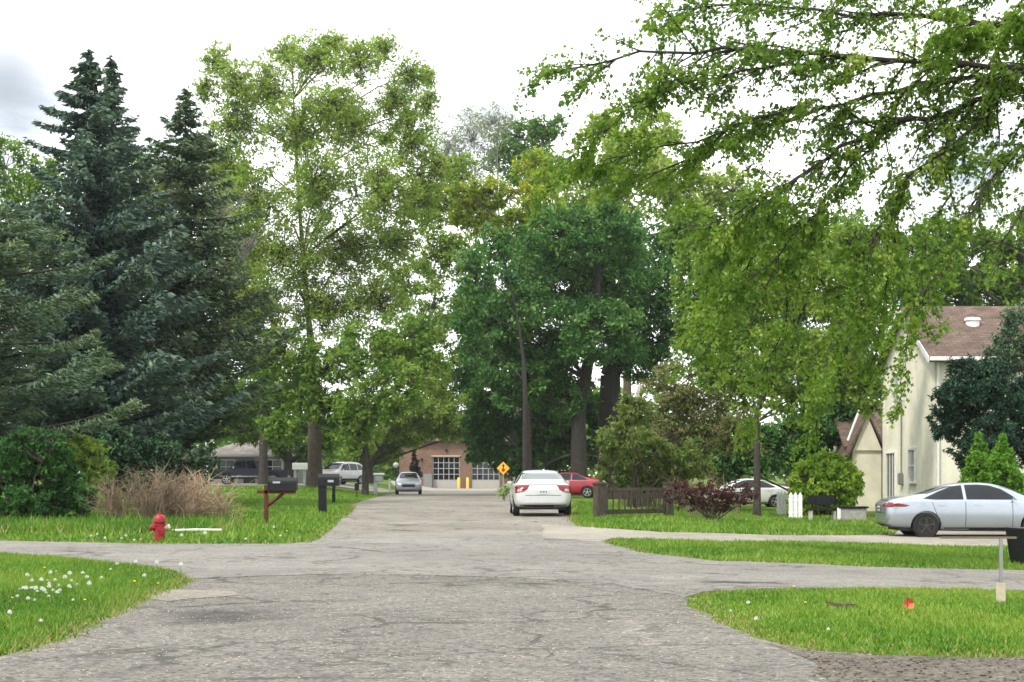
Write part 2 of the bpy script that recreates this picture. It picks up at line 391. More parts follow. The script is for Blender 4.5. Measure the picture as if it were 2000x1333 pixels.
sheet('concrete_patch', A([(286, 1172), (305, 1158), (330, 1154), (400, 1156), (455, 1157), (472, 1165), (440, 1168), (380, 1172), (330, 1178)]), M_SAND, 0.016, seed=8, wob=0.05)

# ------------------------------------------------------------------ grass, stones (uncountable)
def sample_poly(poly, n, rng):
    P = np.array([(p[0], p[1]) for p in poly]); lo, hi = P.min(0), P.max(0); out = np.empty((0, 2))
    for _ in range(60):
        q = rng.uniform(lo, hi, (n*2, 2)); ins = np.zeros(len(q), bool); j = len(P)-1
        for i in range(len(P)):
            xi, yi = P[i]; xj, yj = P[j]
            c = ((yi > q[:, 1]) != (yj > q[:, 1])) & (q[:, 0] < (xj-xi)*(q[:, 1]-yi)/(yj-yi+1e-12)+xi)
            ins ^= c; j = i
        out = np.vstack([out, q[ins]])
        if len(out) >= n: break
    return out[:n]
Hv = np.vectorize(H)
M_BLADE = leafmat('grass_blades', [(0.034, 0.105, 0.009), (0.07, 0.175, 0.016), (0.135, 0.25, 0.028), (0.2, 0.29, 0.045), (0.3, 0.24, 0.12)], 0.3)
def grass(name, poly, n, hgt, wid, seed, off=0.0):
    rng = np.random.default_rng(seed); q = sample_poly(poly, n, rng); n = len(q)
    z = Hv(q[:, 0], q[:, 1]); d = q[:, 1]
    patch = 0.5+0.25*np.sin(q[:, 0]*1.7+1.3*np.sin(q[:, 1]*0.9))+0.25*np.sin(q[:, 1]*1.3+q[:, 0]*0.6)
    tuft = np.sin(q[:, 0]*9.1+2*np.sin(q[:, 1]*4.3))*np.sin(q[:, 1]*6.7+1.7*np.sin(q[:, 0]*5.1))
    h = hgt*(0.5+rng.random(n)*0.8)*(0.75+0.35*patch)*(1+0.45*np.maximum(tuft, 0)); wd = wid*(0.6+rng.random(n)*0.8)
    a = rng.uniform(0, 2*np.pi, n); lean = rng.normal(size=(n, 2))*0.45*h[:, None]
    B = np.stack([q[:, 0], q[:, 1], z-0.005], 1); side = np.stack([np.cos(a), np.sin(a), a*0], 1)*wd[:, None]*0.5
    V = np.empty((n, 3, 3)); V[:, 0] = B-side; V[:, 1] = B+side; V[:, 2] = B+np.stack([lean[:, 0], lean[:, 1], h], 1)
    t = 0.2+off+0.4*patch+rng.normal(size=n)*0.13+0.12*tuft
    PP = np.array([(p[0], p[1]) for p in poly]); de = np.full(n, 9.0)
    for a_, b_ in zip(PP, np.roll(PP, -1, 0)):
        e = b_-a_; tt = np.clip(((q-a_)@e)/max(e@e, 1e-9), 0, 1); de = np.minimum(de, np.linalg.norm(q-(a_+tt[:, None]*e), axis=1))
    t = np.minimum(t, .78); edge = np.exp(-de/0.16)
    dry = (rng.random(n) < 0.6*edge+0.012+0.04*(patch < .2)); t = np.where(dry, .88+.12*rng.random(n), t)
    V[:, 2] = V[:, 2]*(1-edge*.45)[:, None]+B*(edge*.45)[:, None]
    V[:, :, :2] += (rng.normal(size=(n, 2))*0.09*edge[:, None])[:, None, :]
    o = link(name, quads_mesh(name, V, t, 3), M_BLADE); tag(o, kind='stuff', cat='grass'); return o
o = grass('grass', A(L1), 60000, 0.085, 0.022, 1); o['label'] = 'lush green grass of the near left corner with dandelions'
o = grass('grass', A(R2), 60000, 0.055, 0.022, 2, .12); o['label'] = 'bright mown grass of the near right corner'
o = grass('grass', A(R1), 40000, 0.08, 0.032, 3, .05); o['label'] = 'grass strip between the driveway and the cross street'
o = grass('grass', A(L2)+[(-9, 100), (-15, 100), (-28, 60), (-28, 34)], 70000, 0.11, 0.05, 4); o['label'] = 'grass verge around the red hydrant and mailboxes'
o = grass('grass', A(R3)+[(14, 60), (12, 72), (3, 74), (2.3, 60)], 45000, 0.11, 0.05, 5); o['label'] = 'grass around the wooden fence and purple bush'
o = grass('weeds', A([(-40, 1000), (200, 1012), (300, 1000), (470, 985), (470, 1030), (430, 1040), (300, 1046), (100, 1044), (-40, 1040)]), 26000, 0.24, 0.05, 6, -.15); o['label'] = 'taller dark weeds under the brown brush and shrubs'
rng = np.random.default_rng(7)
def stones(name, poly, n, s0, s1, mat, label, seed):
    rng = np.random.default_rng(seed); q = sample_poly(poly, n, rng); mb = MB()
    base = [(1, 0, 0), (-1, 0, 0), (0, 1, 0), (0, -1, 0), (0, 0, .75), (0, 0, -.6)]
    fs = [(0, 2, 4), (2, 1, 4), (1, 3, 4), (3, 0, 4), (2, 0, 5), (1, 2, 5), (3, 1, 5), (0, 3, 5)]
    for x, y in q:
        s = rng.uniform(s0, s1)*rng.uniform(.6, 1); a = rng.uniform(0, 6.28); z = H(x, y)+0.02
        mb.add([((bx*math.cos(a)-by*math.sin(a))*s*rng.uniform(.7, 1.3)+x, (bx*math.sin(a)+by*math.cos(a))*s*rng.uniform(.7, 1.3)+y, z+bz*s*rng.uniform(.5, 1)) for bx, by, bz in base], fs)
    o = mb.build(name, mat); tag(o, label, 'gravel', kind='stuff'); return o
stones('gravel', A([(1560, 1270), (2000, 1290), (2200, 1300), (2200, 1400), (1620, 1400)]), 700, 0.005, 0.024, plain('pebble_grey', (0.11, 0.096, 0.078), 0.9, var=0.5, scale=20), 'loose brown gravel on the shoulder below the right lawn', 3)
stones('gravel', A([(-50, 1283), (300, 1166), (480, 1150), (1340, 1150), (1600, 1280), (1700, 1400), (-50, 1400)]), 2600, 0.003, 0.011, plain('pebble_pale', (0.4, 0.37, 0.31), 0.9, var=0.5, scale=20), 'loose pale stone chips on the worn road', 4)

# thin haze volume added to lift the shadows in place of windshield glare
hz_m, hnt = newmat('added_glare_haze'); ho = N(hnt, 'ShaderNodeOutputMaterial'); hv = N(hnt, 'ShaderNodeVolumePrincipled')
hv.inputs['Color'].default_value = (.93, .96, 1, 1); hv.inputs['Density'].default_value = 0.00013; hv.inputs['Anisotropy'].default_value = 0.2
hnt.links.new(hv.outputs[0], ho.inputs['Volume'])
hb = MB(); hb.box((10, 400, 25), (1500, 1100, 55)); o = hb.build('haze', hz_m); tag(o, 'added thin pale haze lifting the darks of the far trees', 'haze', kind='stuff')
SC.cycles.volume_bounces = 1
# ------------------------------------------------------------------ trees
def curve(a, b, sag, rng, n=5, wob=0.06):
    a = np.array(a, float); b = np.array(b, float); L = np.linalg.norm(b-a)
    o = []
    off = rng.normal(size=3)*wob*L
    for i in range(n+1):
        t = i/n; p = a+(b-a)*t; p = p+off*math.sin(math.pi*t); p[2] += sag*L*math.sin(math.pi*t)
        o.append(p)
    return o
def lobed_tree(name, label, D, tpx, lobes, leaf=9, cover=1.6, cols=None, mat='spring_leaves', trunk_r=0.3, seed=1, depth=0.6,
               cat='tree', group=None, bark=(0.09, 0.075, 0.06), barkname='grey_brown_bark', fork=0.35, clump=0.3, trans=0.45, stems=1, twigs=True,
               tint=0.5, flat=0.75, lean=0.0, shell=0.35, limb_tint=0.0, aspect=0.62, trunk_z=None, limb=1.0, spread=0.46):
    """tree whose crown fills lobes (cx, cy, rx, ry[, depth offset]) measured on the photograph, at distance D"""
    rng = np.random.default_rng(seed); s = F/D; base = atD(tpx, D)
    root = empty(name, base, 0, label, cat, group)
    X0 = base.x; z0 = base.z
    LB = []
    W = max(abs(l[0]-tpx)+l[2] for l in lobes)/s
    for l in lobes:
        cx, cy, rx, ry = l[:4]
        lx = (cx-CX)*D/F-X0; lz = (HY-cy)*D/F+CH-z0
        ly = l[4] if len(l) > 4 else rng.uniform(-1, 1)*depth*max(0.0, W*0.9-abs(lx)*0.4)*0.6
        k = (D+ly)/D
        LB.append((np.array([lx*k+X0*(k-1), ly, (lz+z0-CH)*k+CH-z0]), rx/s*k, (rx/s+ry/s)*0.5*max(depth, 0.5), ry/s*k))
    top = max(c[2]+c3*0.5 for c, _, _, c3 in LB); low = min(c[2]-c3 for c, _, _, c3 in LB)
    hf = max(0.15*top, min(top*fork, max(low+0.6, 0.12*top)) if trunk_z is None else trunk_z)
    T = MB()
    tc = max(LB, key=lambda l: l[0][2])[0]
    if stems == 1:
        tp = [np.array([0, 0, -0.15]), np.array([0.02, 0, 0.25*hf]), np.array([lean*0.4, 0, hf*0.65]), np.array([lean, 0.0, hf])]
        T.tube(tp, [trunk_r*1.3, trunk_r*1.02, trunk_r*0.92, trunk_r*0.82], 10)
        # leader
        ld = curve(tp[-1], tc*np.array([0.8, 0.8, 1]), 0.0, rng, 6, 0.03); T.tube(ld, [trunk_r*0.8]+list(np.linspace(trunk_r*0.7*limb, trunk_r*0.06, 6)), 8)
    else:
        ld = [np.array([0, 0, 0.1]), np.array([0, 0, 0.3])]
    P = []; TI = []; AL = []
    for (c, rx, ry, rz) in LB:
        # limb from the trunk or leader into the lobe
        if stems == 1:
            hz = max(hf*0.9, min(top*0.85, c[2]-max(rz, 0.45*np.linalg.norm(c[:2]))))
            if hz <= hf: st_ = np.array([lean, 0, hz])
            else:
                zs = [p[2] for p in ld]; i = int(np.argmin([abs(z-hz) for z in zs])); st_ = np.array(ld[i])
            r0 = trunk_r*0.42*limb*(1-0.55*min(1, st_[2]/top)); lc = curve(st_, c, 0.10, rng, 5, 0.05)
            T.tube(lc, list(np.linspace(r0, r0*0.25, 6)), 6)
        else:
            r0 = trunk_r*0.5; lc = []
            for k in range(max(1, stems//len(LB))):
                b0 = np.array([rng.uniform(-.25, .25)*rx, rng.uniform(-.25, .25)*ry, -0.05])
                lc = curve(b0, c+rng.normal(size=3)*np.array([rx, ry, rz])*0.4, 0.08, rng, 4, 0.06)
                T.tube(lc, list(np.linspace(r0, r0*0.3, 5)), 5)
        area = math.pi*rx*rz*s*s; lsz = leaf/s
        nleaf = int(3.4*cover*area/(leaf*leaf*aspect*0.5)); rc = clump*(rx+rz)*0.5
        rc *= 0.85; ncl = max(6, int(3.6*(rx*rz)/(rc*rc)))
        u = unit(rng.normal(size=(ncl, 3))); rad = shell+(1-shell)*rng.random(ncl)**0.6
        C = c+u*rad[:, None]*np.array([rx, ry, rz])*(0.8+0.3*rng.random((ncl, 1)))
        C = C[C[:, 2] > 0.15]
        ncl = len(C)
        if ncl == 0: continue
        lca = np.array(lc)
        if twigs:
            for q in C:
                j = int(np.argmin(np.linalg.norm(lca-q, axis=1)*np.linspace(1.25, 0.9, len(lca)))); 
                T.tube(curve(lca[j], q, 0.06, rng, 3, 0.06), [r0*0.22+0.006, r0*0.16+0.005, r0*0.1+0.004, 0.004], 4, False)
        wts = rng.uniform(0.35, 1.6, ncl); cnt = np.maximum(1, (nleaf*wts/wts.sum())).astype(int)
        ti = tint+rng.normal(size=ncl)*0.16
        for q, k, t in zip(C, cnt, ti):
            g = rng.normal(size=(k, 3))*np.array([rc, rc, rc*flat])*spread
            # twig droop gives the clump an uneven edge
            g[:, 2] -= 0.12*np.abs(rng.normal(size=k))*rc
            pp = q+g; P.append(pp); TI.append(t+rng.normal(size=k)*0.12); AL.append(unit(g+np.array([0, 0, -0.15*rc])))
    P = np.vstack(P); TI = np.concatenate(TI); AL = np.vstack(AL)
    ok = P[:, 2] > 0.03; P = P[ok]; TI = TI[ok]; AL = AL[ok]
    lsz = leaf/s*rng.uniform(0.65, 1.35, len(P))
    V = leaf_quads(P, lsz*1.15, lsz*aspect, rng, 0.35, AL*0.8)
    T.build('trunk' if stems == 1 else 'stems', barkmat(barkname, bark), root, True)
    link('crown', quads_mesh('crown', V, TI), leafmat(mat, cols, trans), root)
    return root

def spruce(label, D, tpx, apex_py, prof, seed, cols, mat, spray=(0.33, 0.12), dens=1.0, whorl=0.42, trunk_r=0.22, droop=0.28, extra_top=None, name='spruce_tree', low_py=None):
    """conifer: whorls of drooping boughs hung with needle sprays; prof = [(py, radius px), ...] from the apex down"""
    rng = np.random.default_rng(seed); s = F/D; base = atD(tpx, D); root = empty(name, base, 0, label, 'tree')
    def hz(py): return (HY-py)/s+CH-base.z
    top = hz(apex_py); T = MB(); T.tube([(0, 0, -.1), (0.03, 0, top*.4), (0, 0.02, top*.8), (0, 0, top)], [trunk_r*1.15, trunk_r*.8, trunk_r*.35, 0.015], 9)
    ph = [hz(p[0]) for p in prof][::-1]; pr = [p[1]*1.16/s for p in prof][::-1]
    P = []; AL = []; TI = []; z = ph[0]
    while z < top-0.1:
        rad = np.interp(z, ph, pr); k = int(rng.integers(5, 8)); a0 = rng.uniform(0, 6.28)
        for j in range(k):
            a = a0+6.283*j/k+rng.normal()*0.25; L = max(0.12, rad*rng.uniform(0.45, 1.22))
            zz = z+rng.uniform(-.42, .42); dr = droop*rng.uniform(0.6, 1.3)
            d = np.array([math.cos(a), math.sin(a), 0]); n = 7
            ts = np.linspace(0, 1, n)
            pts = [np.array([0, 0, zz])+d*L*t+np.array([0, 0, L*(0.3*t*(1-dr*1.5)-dr*t*t*0.7+0.26*t**3)]) for t in ts]
            T.tube(pts, list(np.linspace(0.012+0.012*L, 0.005, n)), 4, False)
            m = int((10+L*L*11+L*22)*dens); t = rng.random(m)**0.65
            b = np.stack([np.interp(t, ts, [p[i] for p in pts]) for i in range(3)], 1)
            side = np.array([-d[1], d[0], 0]); w_ = (rng.random(m)*2-1)*(0.12+0.34*L*(1-t*0.75)*0.8)
            b = b+side*w_[:, None]+np.array([0, 0, -1])*(np.abs(w_)*0.28+rng.random(m)*0.16)[:, None]
            P.append(b); sg = np.sign(w_)[:, None]
            AL.append(unit(d*0.9+side*sg*0.75+np.array([0, 0, -0.25])+rng.normal(size=(m, 3))*0.2))
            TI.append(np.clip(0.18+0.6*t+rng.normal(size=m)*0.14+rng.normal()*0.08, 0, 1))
        z += whorl*rng.uniform(0.6, 1.1)*(0.5+0.4*min(1, rad/2.5))
    P = np.vstack(P); AL = np.vstack(AL); TI = np.concatenate(TI); ok = P[:, 2] > 0.05; P, AL, TI = P[ok], AL[ok], TI[ok]
    n = len(P); L = spray[0]*rng.uniform(.6, 1.3, n); W = spray[1]*rng.uniform(.7, 1.3, n)
    V = leaf_quads(P, L, W, rng, 0.5, AL*1.6)
    T.build('trunk', barkmat('dark_conifer_bark', (0.05, 0.042, 0.036)), root, True)
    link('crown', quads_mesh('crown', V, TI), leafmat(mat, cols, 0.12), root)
    return root

def bare_tree(label, D, tpx, top_py, spread, seed, bark=(0.14, 0.13, 0.125), name='bare_tree', trunk_r=0.3, levels=5, buds=None):
    rng = np.random.default_rng(seed); s = F/D; base = atD(tpx, D); root = empty(name, base, 0, label, 'tree'); T = MB(); Hh = (HY-top_py)/s+CH-base.z
    tips = []
    def grow(p, d, L, r, lv):
        q = p+d*L; m = p+d*L*0.5+rng.normal(size=3)*0.05*L
        T.tube([p, m, q], [r, r*.8, r*.62], 6 if lv > 2 else 3, False); tips.append(q)
        if lv == 0: return
        for k in range(int(rng.integers(2, 4))+(1 if lv < 3 else 0)):
            nd = unit(d+rng.normal(size=3)*np.array([spread, spread, 0.22])+np.array([0, 0, 0.22]))
            grow(p+(q-p)*rng.uniform(.55, 1), nd, L*rng.uniform(.6, .9), r*0.64, lv-1)
    grow(np.array([0, 0, -.1]), np.array([0, 0, 1.0]), Hh*0.3, trunk_r, levels)
    T.build('trunk', barkmat('pale_bare_bark' if bark[0] > .12 else 'bare_bark', bark), root)
    if buds:
        rr = np.array(tips); rr = rr[rr[:, 2] > Hh*.35]; rr = np.repeat(rr, buds[0], 0); rr = rr+rng.normal(size=rr.shape)*buds[1]
        L = buds[1]*rng.uniform(.5, 1., len(rr)); link('crown', quads_mesh('crown', leaf_quads(rr, L, L*.5, rng), 0.5+rng.normal(size=len(rr))*.2), leafmat('hazy_buds', buds[2], .4), root)
    return root

def twig_shrub(name, label, px, D, wpx, hpx, n, seed, col, colname, r=0.012, lean=0.5, arch=0.25, cat='shrub', group=None, deep=0.8, loc=None):
    """brush of bare canes arching from the ground"""
    rng = np.random.default_rng(seed); s = F/D; b = atD(px, D) if loc is None else loc; root = empty(name, b, 0, label, cat, group); T = MB(); W = wpx/s*0.5; Hh = hpx/s
    ck = rng.uniform(-1, 1, (9, 2))*np.array([W*.8, W*.6*deep]); cd = rng.normal(size=(9, 2))*W*lean*.7
    for _ in range(n):
        k = int(rng.integers(0, 9)); x, y = ck[k]+rng.normal(size=2)*W*.14; dx, dy = cd[k]+rng.normal(size=2)*W*lean*.5; h = Hh*rng.uniform(.3, 1.0)*(1-0.3*min(1, abs(x)/W))
        p0 = np.array([x, y, -.03]); p1 = np.array([x+dx*.35, y+dy*.3, h*.62]); p2 = np.array([x+dx*.75, y+dy*.7, h]); p3 = np.array([x+dx*1.2, y+dy, h*(1-arch*rng.random()*2.2)])
        T.tube([p0, (p0+p1)/2+rng.normal(size=3)*.04, p1, p2, p3], [r, r*.9, r*.75, r*.5, r*.25], 3, False)
        for k in range(3):
            t = rng.uniform(.3, .95); q = p0+(p2-p0)*t; e = q+np.array([rng.normal()*.25*Hh, rng.normal()*.2*Hh, rng.uniform(.02, .28)*Hh]); T.tube([q, (q+e)/2+rng.normal(size=3)*.03, e], [r*.5, r*.4, r*.2], 3, False)
    T.build('canes', plain(colname, col, 0.9, var=.45, scale=4), root); return root

YG = [(0.082, 0.145, 0.024), (0.158, 0.25, 0.042), (0.245, 0.34, 0.072), (0.36, 0.43, 0.13)]       # fresh spring leaf
MG = [(0.046, 0.108, 0.018), (0.095, 0.188, 0.03), (0.165, 0.27, 0.046), (0.26, 0.34, 0.085)]
DG = [(0.018, 0.062, 0.019), (0.038, 0.115, 0.03), (0.07, 0.18, 0.042), (0.13, 0.24, 0.06)]  # dark leaf
OR = [(0.11, 0.18, 0.025), (0.19, 0.28, 0.04), (0.31, 0.37, 0.055), (0.52, 0.44, 0.055)]       # yellowing catkins
OL = [(0.07, 0.085, 0.035), (0.12, 0.135, 0.05), (0.18, 0.185, 0.075), (0.24, 0.225, 0.11)]      # olive and brown
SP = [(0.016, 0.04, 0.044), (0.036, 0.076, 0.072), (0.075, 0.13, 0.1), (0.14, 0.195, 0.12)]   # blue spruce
SP2 = [(0.018, 0.042, 0.028), (0.04, 0.08, 0.048), (0.085, 0.14, 0.07), (0.15, 0.2, 0.09)]
YW = [(0.008, 0.028, 0.018), (0.016, 0.05, 0.026), (0.03, 0.08, 0.036), (0.06, 0.12, 0.05)]
# left: conifers
spruce('tall dark blue spruce with a double pointed top, tallest conifer at left', 60, 172, 100, [(100, 3), (130, 14), (170, 40), (230, 68), (300, 95), (400, 125), (520, 165), (640, 200), (760, 225), (870, 235)], 11, SP, 'blue_spruce_needles', dens=1.0, trunk_r=.3)
spruce('slim dark spruce whose tip stands just right of the tallest spruce tip', 63, 218, 118, [(118, 3), (200, 26), (300, 60), (420, 95), (600, 130), (780, 150), (870, 150)], 12, SP, 'blue_spruce_needles', dens=.75)
spruce('thin greyish spruce between the tall spruce and the big pale maple', 67, 362, 188, [(188, 3), (240, 32), (330, 75), (430, 100), (560, 140), (700, 170), (800, 165), (860, 120)], 13, SP2, 'grey_spruce_needles', dens=.72)
spruce('near spruce with layered drooping boughs at the left edge of the frame', 46, -70, 250, [(250, 4), (420, 110), (520, 190), (640, 255), (760, 275), (860, 280)], 14, SP2, 'grey_spruce_needles', spray=(.26, .06), dens=1.7, droop=.36, whorl=.62, trunk_r=.3)
lobed_tree('maple_tree', 'pale leafy tree behind the conifers, cut by the left edge of the frame', 95, 20, [(10, 330, 60, 80), (60, 420, 60, 70), (20, 480, 70, 60), (90, 340, 40, 50)], 8, .9, MG, 'mid_leaves', .25, 21, depth=.4)
# big spring tree
lobed_tree('maple_tree', 'huge pale green spring maple with thick forked trunk, tallest tree of the street', 100, 614,
           [(425, 125, 38, 46), (400, 175, 30, 34), (462, 165, 40, 48), (650, 88, 40, 34), (748, 92, 34, 32), (560, 105, 40, 36), (770, 195, 42, 50), (836, 150, 20, 28), (645, 205, 70, 50), (520, 170, 60, 66), (610, 120, 66, 60), (700, 120, 60, 52), (800, 150, 42, 50), (460, 240, 60, 74), (580, 255, 76, 80), (690, 240, 80, 80), (800, 270, 62, 90), (835, 200, 26, 36), (850, 330, 36, 50),
            (450, 330, 50, 60), (500, 390, 80, 80), (620, 370, 90, 90), (740, 370, 90, 90), (820, 380, 50, 60), (460, 470, 60, 70), (560, 500, 90, 85), (680, 490, 95, 85), (770, 470, 60, 60), (500, 590, 80, 70), (630, 600, 90, 70), (730, 590, 80, 65)],
           5.6, .74, YG, 'spring_leaves', .46, 22, depth=.75, fork=.2, clump=.15, spread=.66, tint=.6, bark=(0.12, 0.1, 0.085), shell=.1, trunk_z=7.0, trans=.5, limb=.55)
lobed_tree('maple_tree', 'greyish olive tree of half open leaves between the conifers and the pale maple', 112, 514,
           [(420, 420, 60, 60), (470, 500, 70, 70), (400, 540, 70, 60), (480, 620, 80, 70), (400, 680, 80, 70), (330, 480, 50, 60), (520, 700, 70, 60), (300, 640, 70, 70), (440, 340, 45, 60), (400, 300, 40, 50), (350, 360, 50, 60)], 8, .85, OL, 'olive_spring_leaves', .3, 27, depth=.5, bark=(.05, .045, .04), barkname='dark_bark', clump=.22, tint=.55, shell=.15)
lobed_tree('maple_tree', 'tall dull green trees filling the space behind the tallest spruce', 118, 240,
           [(270, 380, 70, 90), (300, 520, 90, 90), (200, 560, 100, 80), (100, 600, 100, 80), (240, 680, 110, 80), (110, 740, 120, 70), (350, 760, 90, 70), (40, 520, 60, 70), (250, 830, 110, 50), (80, 850, 90, 50)], 8, 1.0, MG, 'mid_leaves', .4, 28, depth=.4, tint=.4)
lobed_tree('maple_tree', 'leafy tree in front of the white suv with foliage hanging over the lawn', 95, 713,
           [(560, 690, 70, 60, -1), (640, 720, 70, 55, -1), (600, 780, 50, 36, -1), (720, 690, 80, 65), (800, 660, 80, 70), (700, 790, 75, 50), (770, 760, 70, 55), (580, 770, 60, 45), (500, 760, 60, 50), (690, 842, 46, 32), (545, 832, 46, 36), (640, 800, 60, 40), (830, 720, 50, 40)], 8, 1.25, MG, 'mid_leaves', .2, 23, depth=.6, tint=.6, fork=.4, bark=(.05, .045, .04), barkname='dark_bark')
lobed_tree('maple_tree', 'light green tree leaning over the brick fire station roof', 140, 722,
           [(800, 800, 85, 45), (880, 800, 75, 42), (850, 840, 60, 22), (800, 852, 50, 20), (885, 852, 40, 14), (930, 840, 34, 26), (790, 848, 40, 20), (720, 820, 60, 55), (930, 775, 32, 45), (700, 880, 45, 40), (760, 880, 28, 36), (850, 740, 40, 40)], 7, 1.5, YG, 'spring_leaves', .35, 24, depth=.4, tint=.5, bark=(0.05, .045, .04), barkname='dark_bark')
lobed_tree('maple_tree', 'yellow green tree filling the gap above the far road, left of the dark trees', 120, 1012,
           [(850, 600, 60, 75), (905, 500, 50, 50), (870, 400, 50, 55), (890, 330, 40, 40), (860, 480, 50, 50), (920, 640, 40, 60), (830, 660, 60, 45), (800, 540, 60, 60), (900, 720, 40, 40), (820, 400, 50, 60), (930, 570, 40, 50), (950, 420, 40, 50), (870, 760, 50, 30)], 7, .95, YG, 'spring_leaves', .25, 25, depth=.4, tint=.45)
lobed_tree('maple_tree', 'mixed green tree above the dark pickup and the grey bungalow', 121, 566,
           [(440, 800, 70, 55), (520, 780, 70, 60), (470, 842, 70, 24), (570, 840, 50, 50), (400, 740, 60, 50), (640, 860, 40, 40), (390, 840, 50, 22), (545, 868, 40, 22), (600, 890, 30, 28)], 7, 1.3, MG, 'mid_leaves', .5, 26, depth=.4, tint=.45, bark=(0.06, .055, .055), barkname='dark_bark')
# centre right: dark group
lobed_tree('oak_tree', 'dark green dense tree with straight black trunk behind the parked sedan', 100, 1130,
           [(1100, 540, 110, 85), (1010, 590, 85, 85), (1190, 540, 100, 85), (960, 640, 60, 80), (1060, 680, 100, 75), (1170, 650, 90, 80), (1100, 460, 90, 55), (1180, 440, 80, 50), (1030, 500, 70, 50), (1000, 740, 75, 65), (1100, 770, 70, 50)], 7.5, 1.7, DG, 'dark_leaves', .56, 31, depth=.7, tint=.62, bark=(0.035, .033, .03), barkname='black_bark', fork=.4, trans=.3)
lobed_tree('oak_tree', 'dark tree with the thickest black trunk, limb rising to the right', 105, 1192,
           [(1270, 560, 75, 80), (1220, 470, 85, 55), (1290, 640, 60, 70), (1240, 700, 70, 50), (1310, 480, 50, 50), (1180, 590, 80, 70)], 7.5, 1.4, DG, 'dark_leaves', .85, 32, depth=.6, tint=.58, bark=(0.03, .028, .026), barkname='black_bark', fork=.55, trans=.3)
lobed_tree('oak_tree', 'ivy hung grey trunked tree behind the roof of the parked sedan', 108, 1042,
           [(960, 800, 50, 60), (1000, 850, 50, 45), (1090, 850, 50, 50), (940, 830, 40, 50), (1040, 760, 60, 50), (985, 900, 34, 26), (1090, 905, 34, 26), (1165, 880, 40, 40), (1150, 800, 40, 50), (1060, 830, 45, 70), (940, 870, 40, 40), (1010, 900, 45, 35), (930, 720, 45, 60)], 8, 1.8, DG, 'dark_leaves', .42, 33, depth=.5, tint=.5, bark=(0.13, .125, .12), barkname='grey_bark', fork=.6, trans=.3)
lobed_tree('oak_tree', 'second grey trunk beside the ivy hung tree, thin dark crown', 109, 1076, [(1090, 780, 40, 60), (1060, 720, 50, 50), (1100, 860, 35, 40)], 8, 1.1, DG, 'dark_leaves', .4, 34, depth=.4, tint=.55, bark=(0.12, .115, .11), barkname='grey_bark', fork=.6, trans=.3)
lobed_tree('linden_tree', 'open edged dark tree at the left of the dark group with sky showing through', 86, 1026, [(930, 540, 50, 65), (910, 610, 38, 60), (965, 480, 50, 45), (930, 680, 40, 50)], 8, .8, DG, 'dark_leaves', .18, 35, depth=.4, tint=.62, bark=(0.035, .033, .03), barkname='black_bark', trans=.3)
# behind, upper middle
lobed_tree('maple_tree', 'lime green treetop rising behind the dark trees', 126, 1225,
           [(1240, 320, 85, 75), (1330, 370, 75, 75), (1175, 250, 45, 38), (1140, 370, 65, 65), (1290, 260, 60, 50), (1380, 430, 50, 50), (1430, 375, 60, 50), (1490, 430, 60, 40), (1200, 410, 85, 50)], 8, 1.35, YG, 'spring_leaves', .4, 36, depth=.5, tint=.68)
lobed_tree('maple_tree', 'treetop with yellow orange leaf clusters left of the lime treetop', 106, 1030,
           [(960, 375, 52, 42), (1045, 330, 48, 50), (1060, 410, 70, 55), (920, 425, 50, 40), (1000, 450, 60, 36), (905, 375, 34, 36)], 8, 1.1, OR, 'yellowing_leaves', .3, 37, depth=.4, tint=.5)
lobed_tree('maple_tree', 'cool green treetop far behind the yellow orange one', 160, 1030, [(1020, 270, 60, 42), (1070, 250, 36, 30), (975, 310, 35, 30), (1040, 340, 70, 60)], 6.5, 1.3, DG, 'far_green', .4, 38, depth=.4, tint=.9)
HZB = [(0.2, 0.22, 0.2), (0.3, 0.33, 0.27)]
lobed_tree('bare_tree', 'hazy nearly leafless tree in the gap between the pale maple and the dark trees', 150, 1008, [(925, 275, 60, 70), (875, 300, 40, 56), (965, 240, 45, 40), (905, 350, 60, 50)], 4.5, .3, HZB, 'hazy_buds', .35, 41, depth=.4, clump=.16, spread=.7, bark=(.2, .2, .2), barkname='hazy_grey_bark', trunk_z=16, limb=.5)
bare_tree('bare twig tips over the cool green treetop', 165, 1090, 190, .25, 43)
bare_tree('bare grey branches between the two dark conifer tops', 90, 305, 185, .3, 44, buds=(2, .2, OL))
# right
lobed_tree('maple_tree', 'bright green low tree with slim trunk in front of the white car', 58, 1478,
           [(1410, 520, 62, 55), (1490, 560, 85, 75), (1590, 540, 85, 70), (1680, 600, 60, 85), (1420, 640, 65, 60), (1530, 680, 90, 65), (1640, 720, 70, 70), (1470, 760, 75, 45), (1570, 790, 75, 45), (1690, 760, 42, 60), (1400, 730, 45, 40), (1660, 480, 80, 50)], 9, 1.25, YG, 'spring_leaves_bright', .13, 51, depth=.5, tint=.38, clump=.26, bark=(.06, .055, .05), barkname='dark_bark', fork=.5)
lobed_tree('maple_tree', 'broad mid green tree between the dark trees and the cream house', 86, 1545,
           [(1420, 480, 80, 60), (1520, 480, 90, 70), (1620, 470, 90, 70), (1710, 500, 70, 70), (1400, 580, 70, 70), (1500, 600, 90, 70), (1600, 620, 90, 80), (1690, 650, 60, 80), (1390, 690, 60, 60), (1480, 710, 80, 60), (1600, 740, 90, 60), (1690, 760, 50, 50), (1350, 640, 40, 60), (1370, 500, 60, 60), (1345, 570, 40, 50), (1340, 440, 60, 50)], 8, 1.3, MG, 'mid_leaves', .3, 50, depth=.5, tint=.55)
